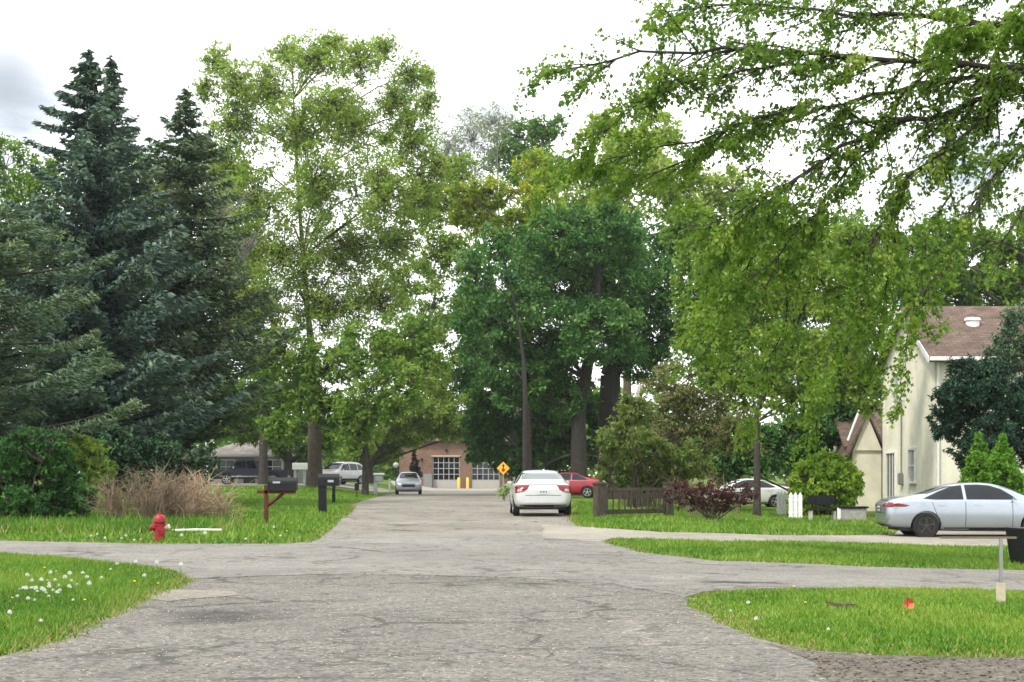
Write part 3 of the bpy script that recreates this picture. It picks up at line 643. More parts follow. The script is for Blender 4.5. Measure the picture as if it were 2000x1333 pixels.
lobed_tree('hawthorn_tree', 'olive brown twiggy shrub tree between the dark trees and the white car', 66, 1335,
           [(1320, 760, 80, 60), (1400, 800, 75, 55), (1280, 830, 70, 50), (1440, 850, 60, 45), (1360, 860, 80, 45)], 6.5, .85, OL, 'olive_leaves', .12, 52, depth=.6, tint=.5, clump=.3)
lobed_tree('hawthorn_tree', 'full green bush behind the wooden fence, reaching the broken trunk', 60, 1235,
           [(1215, 860, 52, 50), (1270, 890, 60, 50), (1200, 920, 40, 36), (1310, 930, 45, 34), (1240, 800, 40, 40), (1350, 900, 50, 45), (1260, 945, 50, 26)], 7.5, 1.25, [(.025, .06, .015), (.06, .12, .028), (.12, .185, .042), (.2, .23, .07)], 'bush_leaves', .12, 53, depth=.7, tint=.75, stems=8, cat='bush')
lobed_tree('hawthorn_tree', 'dark thicket in shade left of the cream house', 72, 1600,
           [(1560, 850, 60, 50), (1630, 830, 50, 50), (1500, 880, 60, 45), (1590, 900, 60, 40), (1420, 905, 50, 40), (1660, 790, 40, 40)], 8.5, 1.9, DG, 'dark_leaves', .12, 54, depth=.7, tint=.35, stems=8, cat='bush')
lobed_tree('maple_tree', 'leafy trees beyond the brown roof at the right edge', 105, 1930,
           [(1900, 500, 80, 60), (1990, 490, 70, 80), (1830, 530, 70, 60), (2060, 450, 70, 80), (1930, 570, 90, 50), (1770, 560, 60, 60), (1850, 590, 90, 50), (2000, 580, 70, 50), (1780, 490, 60, 50), (1840, 460, 60, 40)], 8, 1.6, MG, 'mid_leaves', .4, 55, depth=.5, tint=.4)
lobed_tree('yew_tree', 'dark irregular evergreen covering the cream house front', 51, 1935,
           [(1880, 800, 55, 52), (1940, 860, 60, 60), (1850, 830, 34, 40), (1990, 800, 60, 70), (1900, 880, 44, 40), (1930, 760, 55, 60), (2040, 860, 60, 80), (1850, 770, 32, 26), (1885, 730, 40, 40)], 7, 2.6, YW, 'yew_needles', .14, 56, depth=.6, tint=.3, clump=.26, aspect=.4, trans=.1, fork=.12)
lobed_tree('juniper_tree', 'softer grey green evergreen above the dark one at the right edge', 54, 1975,
           [(1960, 700, 45, 50), (2010, 660, 55, 70), (1935, 740, 30, 40)], 7.5, 1.4, SP2, 'grey_spruce_needles', .12, 57, depth=.6, tint=.55, aspect=.4, trans=.1)
def thuja(label, px, D, py0, py1, r, seed):
    prof = [(py0, 4), (py0+0.2*(py1-py0), r*.5), (py0+.5*(py1-py0), r*.9), (py1-8, r)]
    lobed_tree('arborvitae', label, D, px, [(px, py0+(py1-py0)*t, r*f, (py1-py0)*.13) for t, f in ((.1, .14), (.22, .32), (.36, .5), (.5, .68), (.64, .82), (.8, .95), (.95, 1.0))], 6, 2.8, [(.05,.14,.015),(.09,.22,.02),(.14,.3,.03),(.2,.36,.06)], 'arborvitae_leaves', .06, seed, depth=1.0, tint=.45, clump=.22, cat='shrub', flat=1.2, shell=.75, fork=.1)
thuja('light green cone shaped arborvitae, front one behind the silver sedan', 1958, 45.0, 850, 1010, 60, 58)
thuja('light green arborvitae partly hidden behind its twin by the dark evergreen', 1912, 47, 848, 1005, 52, 59)
# round bush, purple bush, left shrubs
lobed_tree('round_bush', 'clipped round bright green bush beside the cream house', 60, 1612,
           [(1612, 940, 66, 54), (1590, 950, 50, 46), (1640, 950, 46, 44), (1612, 975, 62, 30)], 7, 2.8, [(.06, .13, .012), (.13, .24, .02), (.22, .36, .035), (.34, .45, .07)], 'round_bush_leaves', .05, 60, depth=1.0, tint=.6, stems=10, cat='bush', shell=.82, clump=.16, flat=1)
PU = [(0.03, .012, .014), (0.06, .022, .024), (0.11, .04, .04), (0.19, .11, .08)]
lobed_tree('barberry_bush', 'purple leaved barberry bush in front of the white car', 47, 1392,
           [(1385, 965, 50, 24), (1340, 960, 34, 20), (1440, 965, 40, 24), (1400, 990, 40, 14), (1315, 968, 20, 16), (1465, 958, 22, 18), (1350, 985, 30, 16)], 6, .6, PU, 'purple_leaves', .035, 61, depth=.8, tint=.45, stems=24, cat='bush', bark=(.05, .04, .035), barkname='dark_bark', clump=.32)
lobed_tree('overgrown_shrub', 'dark overgrown shrub hung with vines at the left edge', 41, 60,
           [(30, 920, 60, 60), (100, 930, 56, 66), (150, 970, 45, 50), (40, 985, 60, 40), (110, 1000, 60, 32), (-20, 950, 40, 80), (70, 870, 60, 40), (-60, 960, 60, 70)], 8, 1.9, DG, 'shrub_leaves', .06, 62, depth=.8, tint=.3, stems=14, cat='bush', clump=.26)
lobed_tree('vine_shrub', 'light green leafy shrub top between the dark shrub and the brown brush', 46, 160,
           [(160, 880, 48, 34), (190, 910, 32, 40), (120, 880, 30, 26), (180, 945, 26, 36)], 8.5, 1.6, MG, 'mid_leaves', .04, 63, depth=.8, tint=.75, stems=8, cat='bush')
twig_shrub('brush_shrub', 'brown leafless brush behind the red hydrant', 280, 40.5, 140, 128, 210, 64, (0.19, 0.14, 0.095), 'brown_canes', .013)
twig_shrub('brush_shrub', 'pale tan cut brush leaning right beside the mailbox lawn', 395, 43, 90, 110, 170, 65, (0.38, 0.28, 0.185), 'tan_canes', .013, lean=.75)
twig_shrub('brush_shrub', 'sparse twigs rising from the purple bush before the white car', 1395, 52, 120, 105, 90, 66, (0.2, 0.16, 0.1), 'olive_canes', .008)
twig_shrub('brush_shrub', 'reddish brown twig shrub leaning on the broken grey trunk', 1262, 64, 120, 175, 260, 67, (0.13, 0.095, 0.07), 'dark_canes', .009)
lobed_tree('undergrowth_shrub', 'dark undergrowth bushes beneath the tall spruces behind the brown brush', 54, 310,
           [(230, 880, 60, 50), (310, 890, 60, 46), (390, 905, 46, 36), (270, 930, 70, 40), (350, 935, 60, 36), (215, 930, 40, 40)], 8.5, 1.3, YW, 'yew_needles', .05, 68, depth=.6, tint=.6, stems=10, cat='bush')
# broken trunk
b = atD(1243, 74); tr = empty('broken_trunk', b, 0, 'broken pale grey forked trunk standing above the bush', 'tree stump')
m = MB(); m.tube([(0, 0, -.1), (.05, 0, 2.2), (.0, 0, 3.6)], [.34, .28, .24], 9); m.tube([(0, 0, 3.4), (-.25, 0, 4.3), (-.42, 0, 4.75)], [.17, .12, .05], 7); m.tube([(0, 0, 3.4), (.05, 0, 4.6), (.16, 0, 5.5), (.2, 0, 5.75)], [.22, .2, .16, .07], 8)
m.build('trunk', barkmat('weathered_dead_wood', (.34, .32, .3)), tr, True)
# far wood closing the horizon
rng = np.random.default_rng(90); Pf = []; Tf = []
for i in range(300):
    x = rng.uniform(-130, 150); y = rng.uniform(205, 255); h = rng.uniform(9, 17)*(0.8+0.25*math.sin(x*.11)+.15*math.sin(x*.31)); k = 260
    g = unit(rng.normal(size=(k, 3)))*rng.random((k, 1))**.4*np.array([4.2, 3.2, h*.5]); Pf.append(g+np.array([x, y, h*.52])); Tf.append(.4+rng.normal(size=k)*.12+rng.normal()*.15)
Pf = np.vstack(Pf); Pf[:, 2] = np.maximum(Pf[:, 2], .05); Tf = np.concatenate(Tf); L = rng.uniform(.5, 1.1, len(Pf))
o = link('woods', quads_mesh('woods', leaf_quads(Pf, L*1.3, L*.8, rng), Tf), leafmat('far_wood_leaves', MG, .3)); tag(o, 'far-off wood behind the fire station and gardens', 'woods', kind='stuff')

# the maple that overhangs from the right: trunk outside the frame, long drooping branches
def overhang():
    rng = np.random.default_rng(71); base = atD(2480, 26.5); root = empty('maple_tree', base, 0, 'near maple reaching in from the right edge with long drooping branches', 'tree'); T = MB(); P = []; AL = []; TI = []
    B0 = np.array(base)
    def w(px, py, D): return np.array([(px-CX)*D/F, D, (HY-py)*D/F+CH])-B0
    T.tube([(0, 0, -.1), (.05, 0, 1.5), w(2470, 420, 26.5)], [.42, .34, .3], 12); hub = w(2470, 420, 26.5); 
    top = w(2420, 60, 26.5); T.tube([hub, (hub+top)/2+np.array([.1, .2, 0]), top], [.3, .24, .16], 10)
    def leaves(p, d, k, sd, ti):
        g = rng.normal(size=(k, 3))*sd; P.append(p+g); AL.append(unit(np.tile(d+np.array([0, 0, -.5]), (k, 1))+rng.normal(size=(k, 3))*.3)); TI.append(ti+rng.normal(size=k)*.13)
    def twig(p, d, L, r, lv, ti, dens):
        n = 4; pts = [p]; dd = d.copy()
        for i in range(n):
            dd = unit(dd+rng.normal(size=3)*.16+np.array([-.02, 0, -.07])); pts.append(pts[-1]+dd*L/n)
        T.tube(pts, list(np.linspace(r, r*.35, n+1)), 4 if lv else 3, False)
        pa = np.array(pts)
        if lv > 0:
            m = int(L/.2)+1
            for k in range(m):
                t = rng.uniform(.15, 1); i = min(n-1, int(t*n)); q = pa[i]+(pa[i+1]-pa[i])*(t*n-i)
                nd = unit(unit(pa[i+1]-pa[i])*.85+rng.normal(size=3)*np.array([.45, .6, .45])+np.array([0, 0, -.12]))
                twig(q, nd, L*rng.uniform(.25, .5), r*.45, lv-1, ti, dens)
        m = max(1, int(L*28*dens*rng.uniform(.4, 1.5)))
        for k in range(m):
            t = rng.uniform(.35 if lv else .2, 1.05); i = min(n-1, int(t*n)); leaves(pa[i]+(pa[i+1]-pa[i])*(t*n-i), dd, int(rng.integers(1, 4)), .05, ti)
    br = [([(2440, 120, 26.4), (2200, 150, 26), (2000, 130, 25), (1800, 126, 24.5), (1600, 106, 24), (1420, 95, 24), (1250, 105, 24), (1090, 135, 24)], .11, 1.0, .7),
          ([(2450, 260, 26.4), (2250, 200, 26), (2000, 142, 25.6), (1800, 165, 25.5), (1650, 200, 25), (1500, 250, 25), (1380, 300, 25), (1230, 350, 25)], .1, .9, .7),
          ([(2460, 330, 26.4), (2250, 240, 26), (1960, 172, 26), (1860, 215, 25), (1730, 245, 25), (1640, 290, 24.5), (1560, 345, 24), (1470, 400, 24), (1370, 440, 24)], .11, .9, .7),
          ([(1960, 172, 26), (1885, 265, 25), (1775, 345, 24.5), (1715, 455, 24), (1690, 540, 24), (1640, 640, 24)], .06, .85, .9),
          ([(2460, 360, 26.4), (2200, 260, 25.5), (1995, 285, 25), (1940, 340, 24.5), (1890, 430, 24), (1850, 520, 23.5), (1770, 600, 23.2)], .07, .7, .7),
          ([(2430, 60, 26.4), (2250, 70, 26), (2000, 55, 25), (1800, 30, 25), (1600, 22, 25), (1400, 15, 25), (1290, 30, 25)], .09, 1.0, .7),
          ([(1660, 112, 24.2), (1530, 130, 24), (1400, 148, 24), (1310, 168, 24), (1180, 250, 24), (1120, 290, 24)], .045, .9, 1.0),
          ([(1600, 195, 25), (1480, 225, 24.5), (1360, 275, 24.5), (1230, 300, 24.5), (1130, 330, 24.5)], .045, .9, 1.1),
          ([(1740, 243, 25), (1680, 310, 24.6), (1610, 390, 24.4), (1520, 500, 24.2), (1430, 570, 24)], .045, .9, 1.1),
          ([(2430, 60, 26.4), (2200, 20, 26), (2000, -20, 25.5), (1750, -45, 25.5), (1500, -50, 25.5), (1330, -20, 25.5)], .09, 1.0, .7),
          ([(2440, 100, 26.4), (2200, 40, 24.5), (2040, 30, 23.5), (1930, 45, 23), (1860, 60, 22.8)], .06, .8, 3.2),
          ([(2460, 380, 26.4), (2200, 330, 25), (2020, 380, 24), (1960, 470, 23.5), (1925, 560, 23.2)], .05, .5, .5),
          ([(1850, 520, 23.5), (1800, 580, 23.2), (1765, 660, 23), (1762, 740, 22.9), (1752, 810, 22.9)], .016, .28, .8),
          ([(1690, 540, 24), (1660, 600, 23.8), (1620, 690, 23.6), (1600, 760, 23.5)], .03, .6, .9),
          ([(1520, 500, 24.2), (1500, 560, 24), (1475, 620, 24), (1440, 680, 24)], .03, .6, .8),
          ([(1995, 285, 25), (1905, 400, 25), (1835, 520, 25), (1790, 620, 25), (1768, 720, 25)], .03, .6, .9),
          ([(1560, 345, 24), (1500, 440, 26), (1450, 540, 27), (1400, 640, 27.5), (1375, 710, 27.5)], .035, .8, .9),
          ([(1610, 390, 24.4), (1560, 500, 26), (1530, 620, 27), (1500, 720, 27.5), (1485, 800, 27.5)], .035, .8, .8),
          ([(1715, 455, 24), (1660, 560, 25), (1625, 680, 26), (1600, 780, 26.5), (1590, 850, 26.5)], .03, .7, .8),
          ([(1775, 345, 24.5), (1745, 480, 25), (1725, 600, 25.5), (1700, 730, 26)], .03, .7, .8),
          ([(1470, 400, 24), (1425, 470, 26), (1380, 550, 27), (1365, 620, 27)], .03, .8, 1.0),
          ([(1885, 265, 25), (1850, 380, 24.5), (1810, 470, 24.2), (1790, 560, 24)], .04, .6, .7)]
    for pl, r, sub, dens in br:
        pts = np.array([w(*p) for p in pl]); pts[0] = pts[0] if np.linalg.norm(pts[0]) > 1 else pts[0]
        # smooth the polyline and roughen it
        q = [pts[0]]
        for a, b in zip(pts[:-1], pts[1:]):
            for i in range(1, 4): q.append(a+(b-a)*i/3+rng.normal(size=3)*.03)
        q = np.array(q); n = len(q); rr = np.linspace(r, r*.18, n)
        if pl[0][0] > 2300: T.tube([hub if pl[0][1] > 200 else (hub+top)/2, q[0]], [r*1.6, r], 8)
        T.tube(list(q), list(rr*.6), 7)
        ti = .45
        for i in range(n-1):
            px = (q[i]+B0)[0]*F/(q[i]+B0)[1]+CX
            if px > 2160: continue
            L = np.linalg.norm(q[i+1]-q[i]); d = unit(q[i+1]-q[i]); k = max(1, int(L/.13+rng.random()))
            for _ in range(k):
                nd = unit(d*.8+rng.normal(size=3)*np.array([.35, .7, .42])+np.array([-.12, 0, -.16])); t = rng.random()
                twig(q[i]+(q[i+1]-q[i])*t, nd, sub*rng.uniform(.45, 1.25), max(.006, rr[i]*.35), 1, ti+rng.normal()*.12, dens)
    P2 = np.vstack(P); A2 = np.vstack(AL); t2 = np.concatenate(TI); L = rng.uniform(.032, .09, len(P2))
    link('crown', quads_mesh('crown', leaf_quads(P2, L*1.15, L*.85, rng, .3, A2*.9), t2), leafmat('near_maple_leaves', [(0.046, 0.108, 0.013), (0.095, 0.185, 0.021), (0.165, 0.262, 0.033), (0.31, 0.36, 0.065)], .5), root)
    T.build('trunk', barkmat('wet_dark_bark', (.04, .035, .03)), root, True)
    print('overhang leaves', len(P2))
overhang()
# ------------------------------------------------------------------ vehicles
M_TYRE = plain('tyre_rubber', (0.012, 0.012, 0.012), 0.85, var=.3)
M_DARKTRIM = plain('black_trim', (0.012, 0.012, 0.013), 0.5, var=.2)
M_GLASS = glassmat('tinted_car_glass')
M_GLASSP = glassmat('painted_reflection_glass', (0.09, 0.11, 0.11))  # pale grey reflection put into the base colour
M_RIM = plain('alloy_rim', (0.45, 0.46, 0.47), .3, .8, .1)
M_RIMD = plain('dark_alloy_rim', (0.07, 0.07, 0.075), .25, .7, .2)
M_RED = plain('red_lamp_lens', (0.16, 0.008, 0.012), .2, 0, .15, 30, .5)
M_REDP = plain('pale_lamp_lens', (0.5, 0.28, 0.25), .2, 0, .1, 30, .7)
M_LAMP = plain('clear_lamp_lens', (0.6, 0.62, 0.62), .12, .2, .1, 20, .7)
M_PLATE = plain('licence_plate', (0.6, 0.63, 0.66), .4, 0, .05)
M_CHROME = plain('chrome', (.6, .6, .6), .15, .95, .05)
M_INK = plain('dark_lettering', (.02, .03, .06), .6)

def hull(stations, sub=2):
    """smooth car shell from stations (x, z0, zs, zr, w, wr)"""
    vs = []; ring = []
    for (x, z0, zs, zr, w_, wr) in stations:
        h = zs-z0
        half = [(0, z0), (w_*.8, z0), (w_*.955, z0+.1*h), (w_*1.0, z0+.42*h), (w_*.995, z0+.72*h), (w_*.965, zs-.02), (w_*.945, zs+.012),
                (wr+(w_*.93-wr)*.5, zs+(zr-zs)*.5), (wr, zr-.035*min(1, (zr-zs)/.3+.3)), (wr*.72, zr), (0, zr+.012)]
        full = half+[(-a, b) for a, b in half[-2:0:-1]]
        ring.append([len(vs)+i for i in range(len(full))]); vs += [(x, a, b) for a, b in full]
    fs = []; k = len(ring[0])
    for a, b in zip(ring, ring[1:]):
        for j in range(k): fs.append((a[j], a[(j+1) % k], b[(j+1) % k], b[j]))
    def cap(rg):
        o = []; hn = k//2
        for j in range(hn):
            a, b, c, d = rg[j], rg[j+1], rg[(k-j-1) % k], rg[(k-j) % k]
            q = []
            for i in (a, b, c, d):
                if i not in q: q.append(i)
            if len(q) >= 3: o.append(tuple(q))
        return o
    fs += cap(ring[0])+cap(ring[-1])
    me = bpy.data.meshes.new('body'); me.from_pydata(vs, [], fs)
    bm = bmesh.new(); bm.from_mesh(me); bmesh.ops.recalc_face_normals(bm, faces=bm.faces); bm.to_mesh(me); bm.free()
    o = bpy.data.objects.new('tmp', me); COL.objects.link(o)
    md = o.modifiers.new('s', 'SUBSURF'); md.levels = sub; md.render_levels = sub
    dg = bpy.context.evaluated_depsgraph_get(); dg.update(); res = bpy.data.meshes.new_from_object(o.evaluated_get(dg))
    bpy.data.objects.remove(o); return res
def cut_wheels(me, centres, r, hw):
    o = bpy.data.objects.new('tmp', me); COL.objects.link(o); tmp = []
    for (x, z, sgn) in centres:
        m = MB(); m.lathe([(r, -.17), (r, .17)], 28, 'Y', (x, sgn*(hw-.06), z)); c = bpy.data.objects.new('cut', m.mesh('cut')); COL.objects.link(c); tmp.append(c)
        md = o.modifiers.new('b', 'BOOLEAN'); md.operation = 'DIFFERENCE'; md.object = c; md.solver = 'EXACT'
    dg = bpy.context.evaluated_depsgraph_get(); dg.update(); res = bpy.data.meshes.new_from_object(o.evaluated_get(dg))
    bpy.data.objects.remove(o)
    for c in tmp: bpy.data.objects.remove(c)
    return res
def decal(bvh, poly, view, mat, name, parent, off=.004, step=.05, thick=.01, smooth=True):
    """outline laid onto the shell. view: 'L','R' (x,z) from the sides, 'B' rear, 'F' front (y,z), 'T' top (x,y)"""
    bm = bmesh.new(); bm.faces.new([bm.verts.new((u, v, 0)) for u, v in poly])
    us = [p[0] for p in poly]; vs = [p[1] for p in poly]
    bmesh.ops.triangulate(bm, faces=bm.faces[:])
    for i in range(1, int((max(us)-min(us))/step)+1):
        bmesh.ops.bisect_plane(bm, geom=bm.verts[:]+bm.edges[:]+bm.faces[:], plane_co=(min(us)+i*step, 0, 0), plane_no=(1, 0, 0))
    for i in range(1, int((max(vs)-min(vs))/step)+1):
        bmesh.ops.bisect_plane(bm, geom=bm.verts[:]+bm.edges[:]+bm.faces[:], plane_co=(0, min(vs)+i*step, 0), plane_no=(0, 1, 0))
    bad = []
    for v in bm.verts:
        u, q = v.co.x, v.co.y
        o_, d_ = {'R': ((u, -4, q), (0, 1, 0)), 'L': ((u, 4, q), (0, -1, 0)), 'B': ((-4, u, q), (1, 0, 0)), 'F': ((9, u, q), (-1, 0, 0)), 'T': ((u, q, 5), (0, 0, -1))}[view]
        hit, nrm, ix, dist = bvh.ray_cast(Vector(o_), Vector(d_))
        if hit is None: bad.append(v); continue
        if nrm.dot(Vector(d_)) > 0: nrm = -nrm
        v.co = hit+nrm*off
    if bad: bmesh.ops.delete(bm, geom=bad, context='VERTS')
    bmesh.ops.recalc_face_normals(bm, faces=bm.faces)
    me = bpy.data.meshes.new(name); bm.to_mesh(me); bm.free()
    if smooth: me.polygons.foreach_set('use_smooth', [True]*len(me.polygons))
    return link(name, me, mat, parent)
def wheel(root, x, y, r, sgn, rim, width=.21, spokes=5):
    m = MB(); h = width/2
    m.lathe([(r*.62, -h*.9), (r*.9, -h), (r*.985, -h*.7), (r, -h*.3), (r, h*.3), (r*.985, h*.7), (r*.9, h), (r*.62, h*.9)], 28, 'Y')
    t = m.build('wheel', M_TYRE, root, True, (x, y, r))
    m = MB(); s = sgn
    m.lathe([(r*.66, s*h*.86), (r*.66, s*h*.98), (r*.6, s*h*.98), (r*.58, s*h*.55), (.02, s*h*.5)], 28, 'Y')
    for k in range(spokes):
        a = 2*math.pi*k/spokes
        M = Matrix.Rotation(-a, 4, 'Y'); c = M @ Vector((0, s*h*.82, r*.33)); m.box(c, (r*.15, .025, r*.6), bev=.006, M=M)
    m.lathe([(r*.14, s*h*.55), (r*.14, s*h*.95), (.01, s*h*.97)], 14, 'Y')
    m.build('rim', rim, t, True)
SEDAN = [(0.0, .44, .78, .85, .60, .50), (.05, .34, .86, .95, .77, .60), (.22, .28, .95, 1.06, .865, .66), (.6, .25, .985, 1.115, .905, .69), (.98, .22, .995, 1.165, .92, .66), (1.35, .20, 1.0, 1.31, .925, .615),
         (1.8, .19, 1.0, 1.425, .925, .59), (2.3, .19, .99, 1.47, .925, .59), (2.85, .19, .975, 1.455, .925, .59), (3.22, .19, .96, 1.36, .925, .60), (3.62, .195, .95, 1.17, .925, .67), (3.95, .2, .93, 1.03, .92, .74),
         (4.38, .22, .86, .945, .895, .72), (4.68, .25, .74, .83, .82, .64), (4.83, .31, .66, .73, .66, .52), (4.87, .40, .6, .65, .5, .42)]
SUV = [(0.0, .5, .95, 1.02, .62, .55), (.05, .42, 1.02, 1.2, .80, .66), (.2, .34, 1.08, 1.5, .9, .64), (.45, .3, 1.08, 1.68, .93, .66), (.9, .27, 1.08, 1.76, .94, .68), (1.5, .26, 1.06, 1.79, .945, .69), (2.2, .26, 1.05, 1.78, .945, .69),
       (2.8, .26, 1.04, 1.72, .945, .68), (3.2, .26, 1.03, 1.5, .945, .70), (3.5, .26, 1.02, 1.25, .94, .76), (3.7, .27, 1.01, 1.12, .94, .80), (4.3, .3, .97, 1.06, .91, .78), (4.58, .34, .86, .95, .84, .7), (4.68, .42, .75, .8, .66, .56)]
def sc_st(st, L, W, Hh):
    L0 = st[-1][0]; W0 = max(s[4] for s in st); H0 = max(s[3] for s in st)+.012
    return [(x*L/L0, a*Hh/H0, b*Hh/H0, c*Hh/H0, d*W/2/W0, e*W/2/W0) for x, a, b, c, d, e in st]
def car(name, label, loc, rz, L, W, Hh, col, kind='sedan', rim=None, group=None, cat='car', rear_glass=None, wb=None, wr=.33, opts=()):
    st = sc_st(SEDAN if kind == 'sedan' else SUV, L, W, Hh); root = empty(name, loc, rz, label, cat, group); body = hull(st)
    sx = L/(4.87 if kind == 'sedan' else 4.68); sz = Hh/(1.482 if kind == 'sedan' else 1.802); sy = W/(1.85 if kind == 'sedan' else 1.89)
    xr = 1.04*sx if kind == 'sedan' else .86*sx; xf = (wb+xr) if wb else (3.89*sx if kind == 'sedan' else 3.62*sx)
    bvh = BVHTree.FromPolygons([v.co.copy() for v in body.vertices], [tuple(p.vertices) for p in body.polygons])
    cen = [(xr, wr, 1), (xr, wr, -1), (xf, wr, 1), (xf, wr, -1)]
    body = cut_wheels(body, cen, wr+.055, W/2)
    body.polygons.foreach_set('use_smooth', [True]*len(body.polygons))
    try: body.set_sharp_from_angle(angle=R(35))
    except Exception: pass
    P = Vector((-L/2, 0, 0))
    bo = link('body', body, col, root); parts = [bo]
    m = MB(); m.box((L/2, 0, .29*sz+.02), (L*.84, W*.78, .2)); parts.append(m.build('underbody', M_DARKTRIM, root))
    for (x, z, s) in cen: wheel(root, x, s*(W/2-.115), wr, s, rim or M_RIM)
    def q(pl): return [(x*sx, z*sz) for x, z in pl]
    def qy(pl): return [(y*sy, z*sz) for y, z in pl]
    for v in 'LR':
        if kind == 'sedan':
            decal(bvh, q([(.98, 1.045), (1.28, 1.02), (2.02, 1.025), (2.02, 1.395), (1.75, 1.36), (1.38, 1.22)]), v, M_GLASS, 'side_window', root)
            decal(bvh, q([(2.1, 1.025), (3.42, 1.02), (3.3, 1.13), (3.05, 1.29), (2.75, 1.385), (2.45, 1.41), (2.1, 1.4)]), v, M_GLASS, 'side_window', root)
            for x0 in (2.06, 3.28, 1.12): decal(bvh, q([(x0, .32), (x0+.014, .32), (x0+.014, .97), (x0, .97)]) if x0 != 1.12 else q([(1.32, .6), (1.334, .6), (1.2, .96), (1.186, .96)]), v, M_DARKTRIM, 'door_seam', root, .002, .03)
            for x0 in (1.35, 2.3): decal(bvh, q([(x0, .865), (x0+.2, .87), (x0+.2, .905), (x0, .9)]), v, col, 'door_handle', root, .022)
            decal(bvh, q([(1.5, .23), (3.5, .23), (3.5, .3), (1.5, .3)]), v, M_DARKTRIM, 'sill', root, .006)
        else:
            decal(bvh, q([(.42, 1.16), (1.12, 1.12), (1.12, 1.6), (.62, 1.56)]), v, M_GLASS, 'side_window', root)
            decal(bvh, q([(1.2, 1.12), (2.12, 1.11), (2.12, 1.63), (1.2, 1.61)]), v, M_GLASS, 'side_window', root)
            decal(bvh, q([(2.2, 1.11), (3.32, 1.11), (2.85, 1.57), (2.2, 1.63)]), v, M_GLASS, 'side_window', root)
            for x0 in (1.16, 2.16, 3.22): decal(bvh, q([(x0, .42), (x0+.014, .42), (x0+.014, 1.08), (x0, 1.08)]), v, M_DARKTRIM, 'door_seam', root, .002, .03)
            decal(bvh, q([(1.2, .3), (3.3, .3), (3.3, .48), (1.2, .48)]), v, M_DARKTRIM, 'sill', root, .006)
        s = 1 if v == 'L' else -1
        mx = (3.3 if kind == 'sedan' else 3.15)*sx; mz = (1.05 if kind == 'sedan' else 1.17)*sz
        mm = MB(); mm.box((mx, s*(W/2+.02), mz), (.08, .17, .1), bev=.03); mm.build('mirror', col, root, True)
    if kind == 'sedan':
        rw = [(-.6, 1.12), (.6, 1.12), (.545, 1.385), (-.545, 1.385)] 
        decal(bvh, qy([(-.655, 1.17), (.655, 1.17), (.565, 1.365), (-.565, 1.365)]), 'B', rear_glass or M_GLASS, 'rear_window', root)
        decal(bvh, qy([(-.66, 1.06), (.66, 1.06), (.56, 1.4), (-.56, 1.4)]), 'F', M_GLASS, 'windshield', root)
    else:
        decal(bvh, qy([(-.63, 1.2), (.63, 1.2), (.58, 1.58), (-.58, 1.58)]), 'B', rear_glass or M_GLASS, 'rear_window', root)
        decal(bvh, qy([(-.72, 1.2), (.72, 1.2), (.64, 1.66), (-.64, 1.66)]), 'F', M_GLASS, 'windshield', root)
    for s in (1, -1):
        if kind == 'sedan':
            if 'wide_tail' in opts:   # slim lamp wrapping onto the flank
                decal(bvh, q([(.03, .845), (.5, .835), (.62, .875), (.3, .93), (.06, .95)]), 'L' if s > 0 else 'R', M_RED, 'taillight', root, .008, .03)
                decal(bvh, qy([(s*.36, .84), (s*.82, .82), (s*.82, .92), (s*.4, .9)]), 'B', M_RED, 'taillight', root, .008, .03)
            else:
                tl = decal(bvh, qy([(s*.50, .85), (s*.62, .78), (s*.865, .73), (s*.865, .93), (s*.8, .985), (s*.42, .985)]), 'B', M_RED, 'taillight', root, .010, .03)
                decal(bvh, qy([(s*.64, .795), (s*.8, .77), (s*.79, .86), (s*.68, .87)]), 'B', M_REDP, 'reversing_lamp', tl, .016, .03)
            decal(bvh, qy([(s*.48, .66), (s*.8, .68), (s*.8, .8), (s*.55, .74)]), 'F', M_LAMP, 'headlight', root, .008, .03)
        else:
            decal(bvh, qy([(s*.62, .95), (s*.88, .93), (s*.88, 1.15), (s*.7, 1.1)]), 'B', M_RED, 'taillight', root, .01, .03)
            decal(bvh, qy([(s*.55, .8), (s*.85, .82), (s*.85, .95), (s*.6, .9)]), 'F', M_LAMP, 'headlight', root, .01, .03)
    gz = (.5, .68) if kind == 'sedan' else (.6, .85)
    decal(bvh, qy([(-.45, gz[0]), (.45, gz[0]), (.42, gz[1]), (-.42, gz[1])]), 'F', M_DARKTRIM, 'grille', root, .01, .04)
    pz = (.72, .84) if kind == 'sedan' else (.84, .96)
    pl = decal(bvh, qy([(-.155, pz[0]), (.155, pz[0]), (.155, pz[1]), (-.155, pz[1])]), 'B', M_PLATE, 'licence_plate', root, .016, .06)
    for i in range(5): decal(bvh, qy([(-.11+i*.05, pz[0]+.03), (-.085+i*.05, pz[0]+.03), (-.085+i*.05, pz[1]-.03), (-.11+i*.05, pz[1]-.03)]), 'B', M_INK, 'plate_lettering', pl, .022, .06)
    if kind == 'sedan':
        decal(bvh, qy([(-.56, .66), (.56, .66), (.56, .675), (-.56, .675)]), 'B', M_DARKTRIM, 'trunk_seam', root, .003, .05)
        decal(bvh, qy([(-.46, .985), (.46, .985), (.46, 1.005), (-.46, 1.005)]), 'B', M_DARKTRIM, 'trunk_lip_shadow_gap', root, .003, .05)
        decal(bvh, qy([(-.7, .30), (.7, .30), (.72, .37), (-.72, .37)]), 'B', M_DARKTRIM, 'lower_bumper', root, .006, .05)
    else:
        decal(bvh, qy([(-.85, .38), (.85, .38), (.85, .62), (-.85, .62)]), 'B', M_DARKTRIM, 'lower_bumper', root, .006, .05)
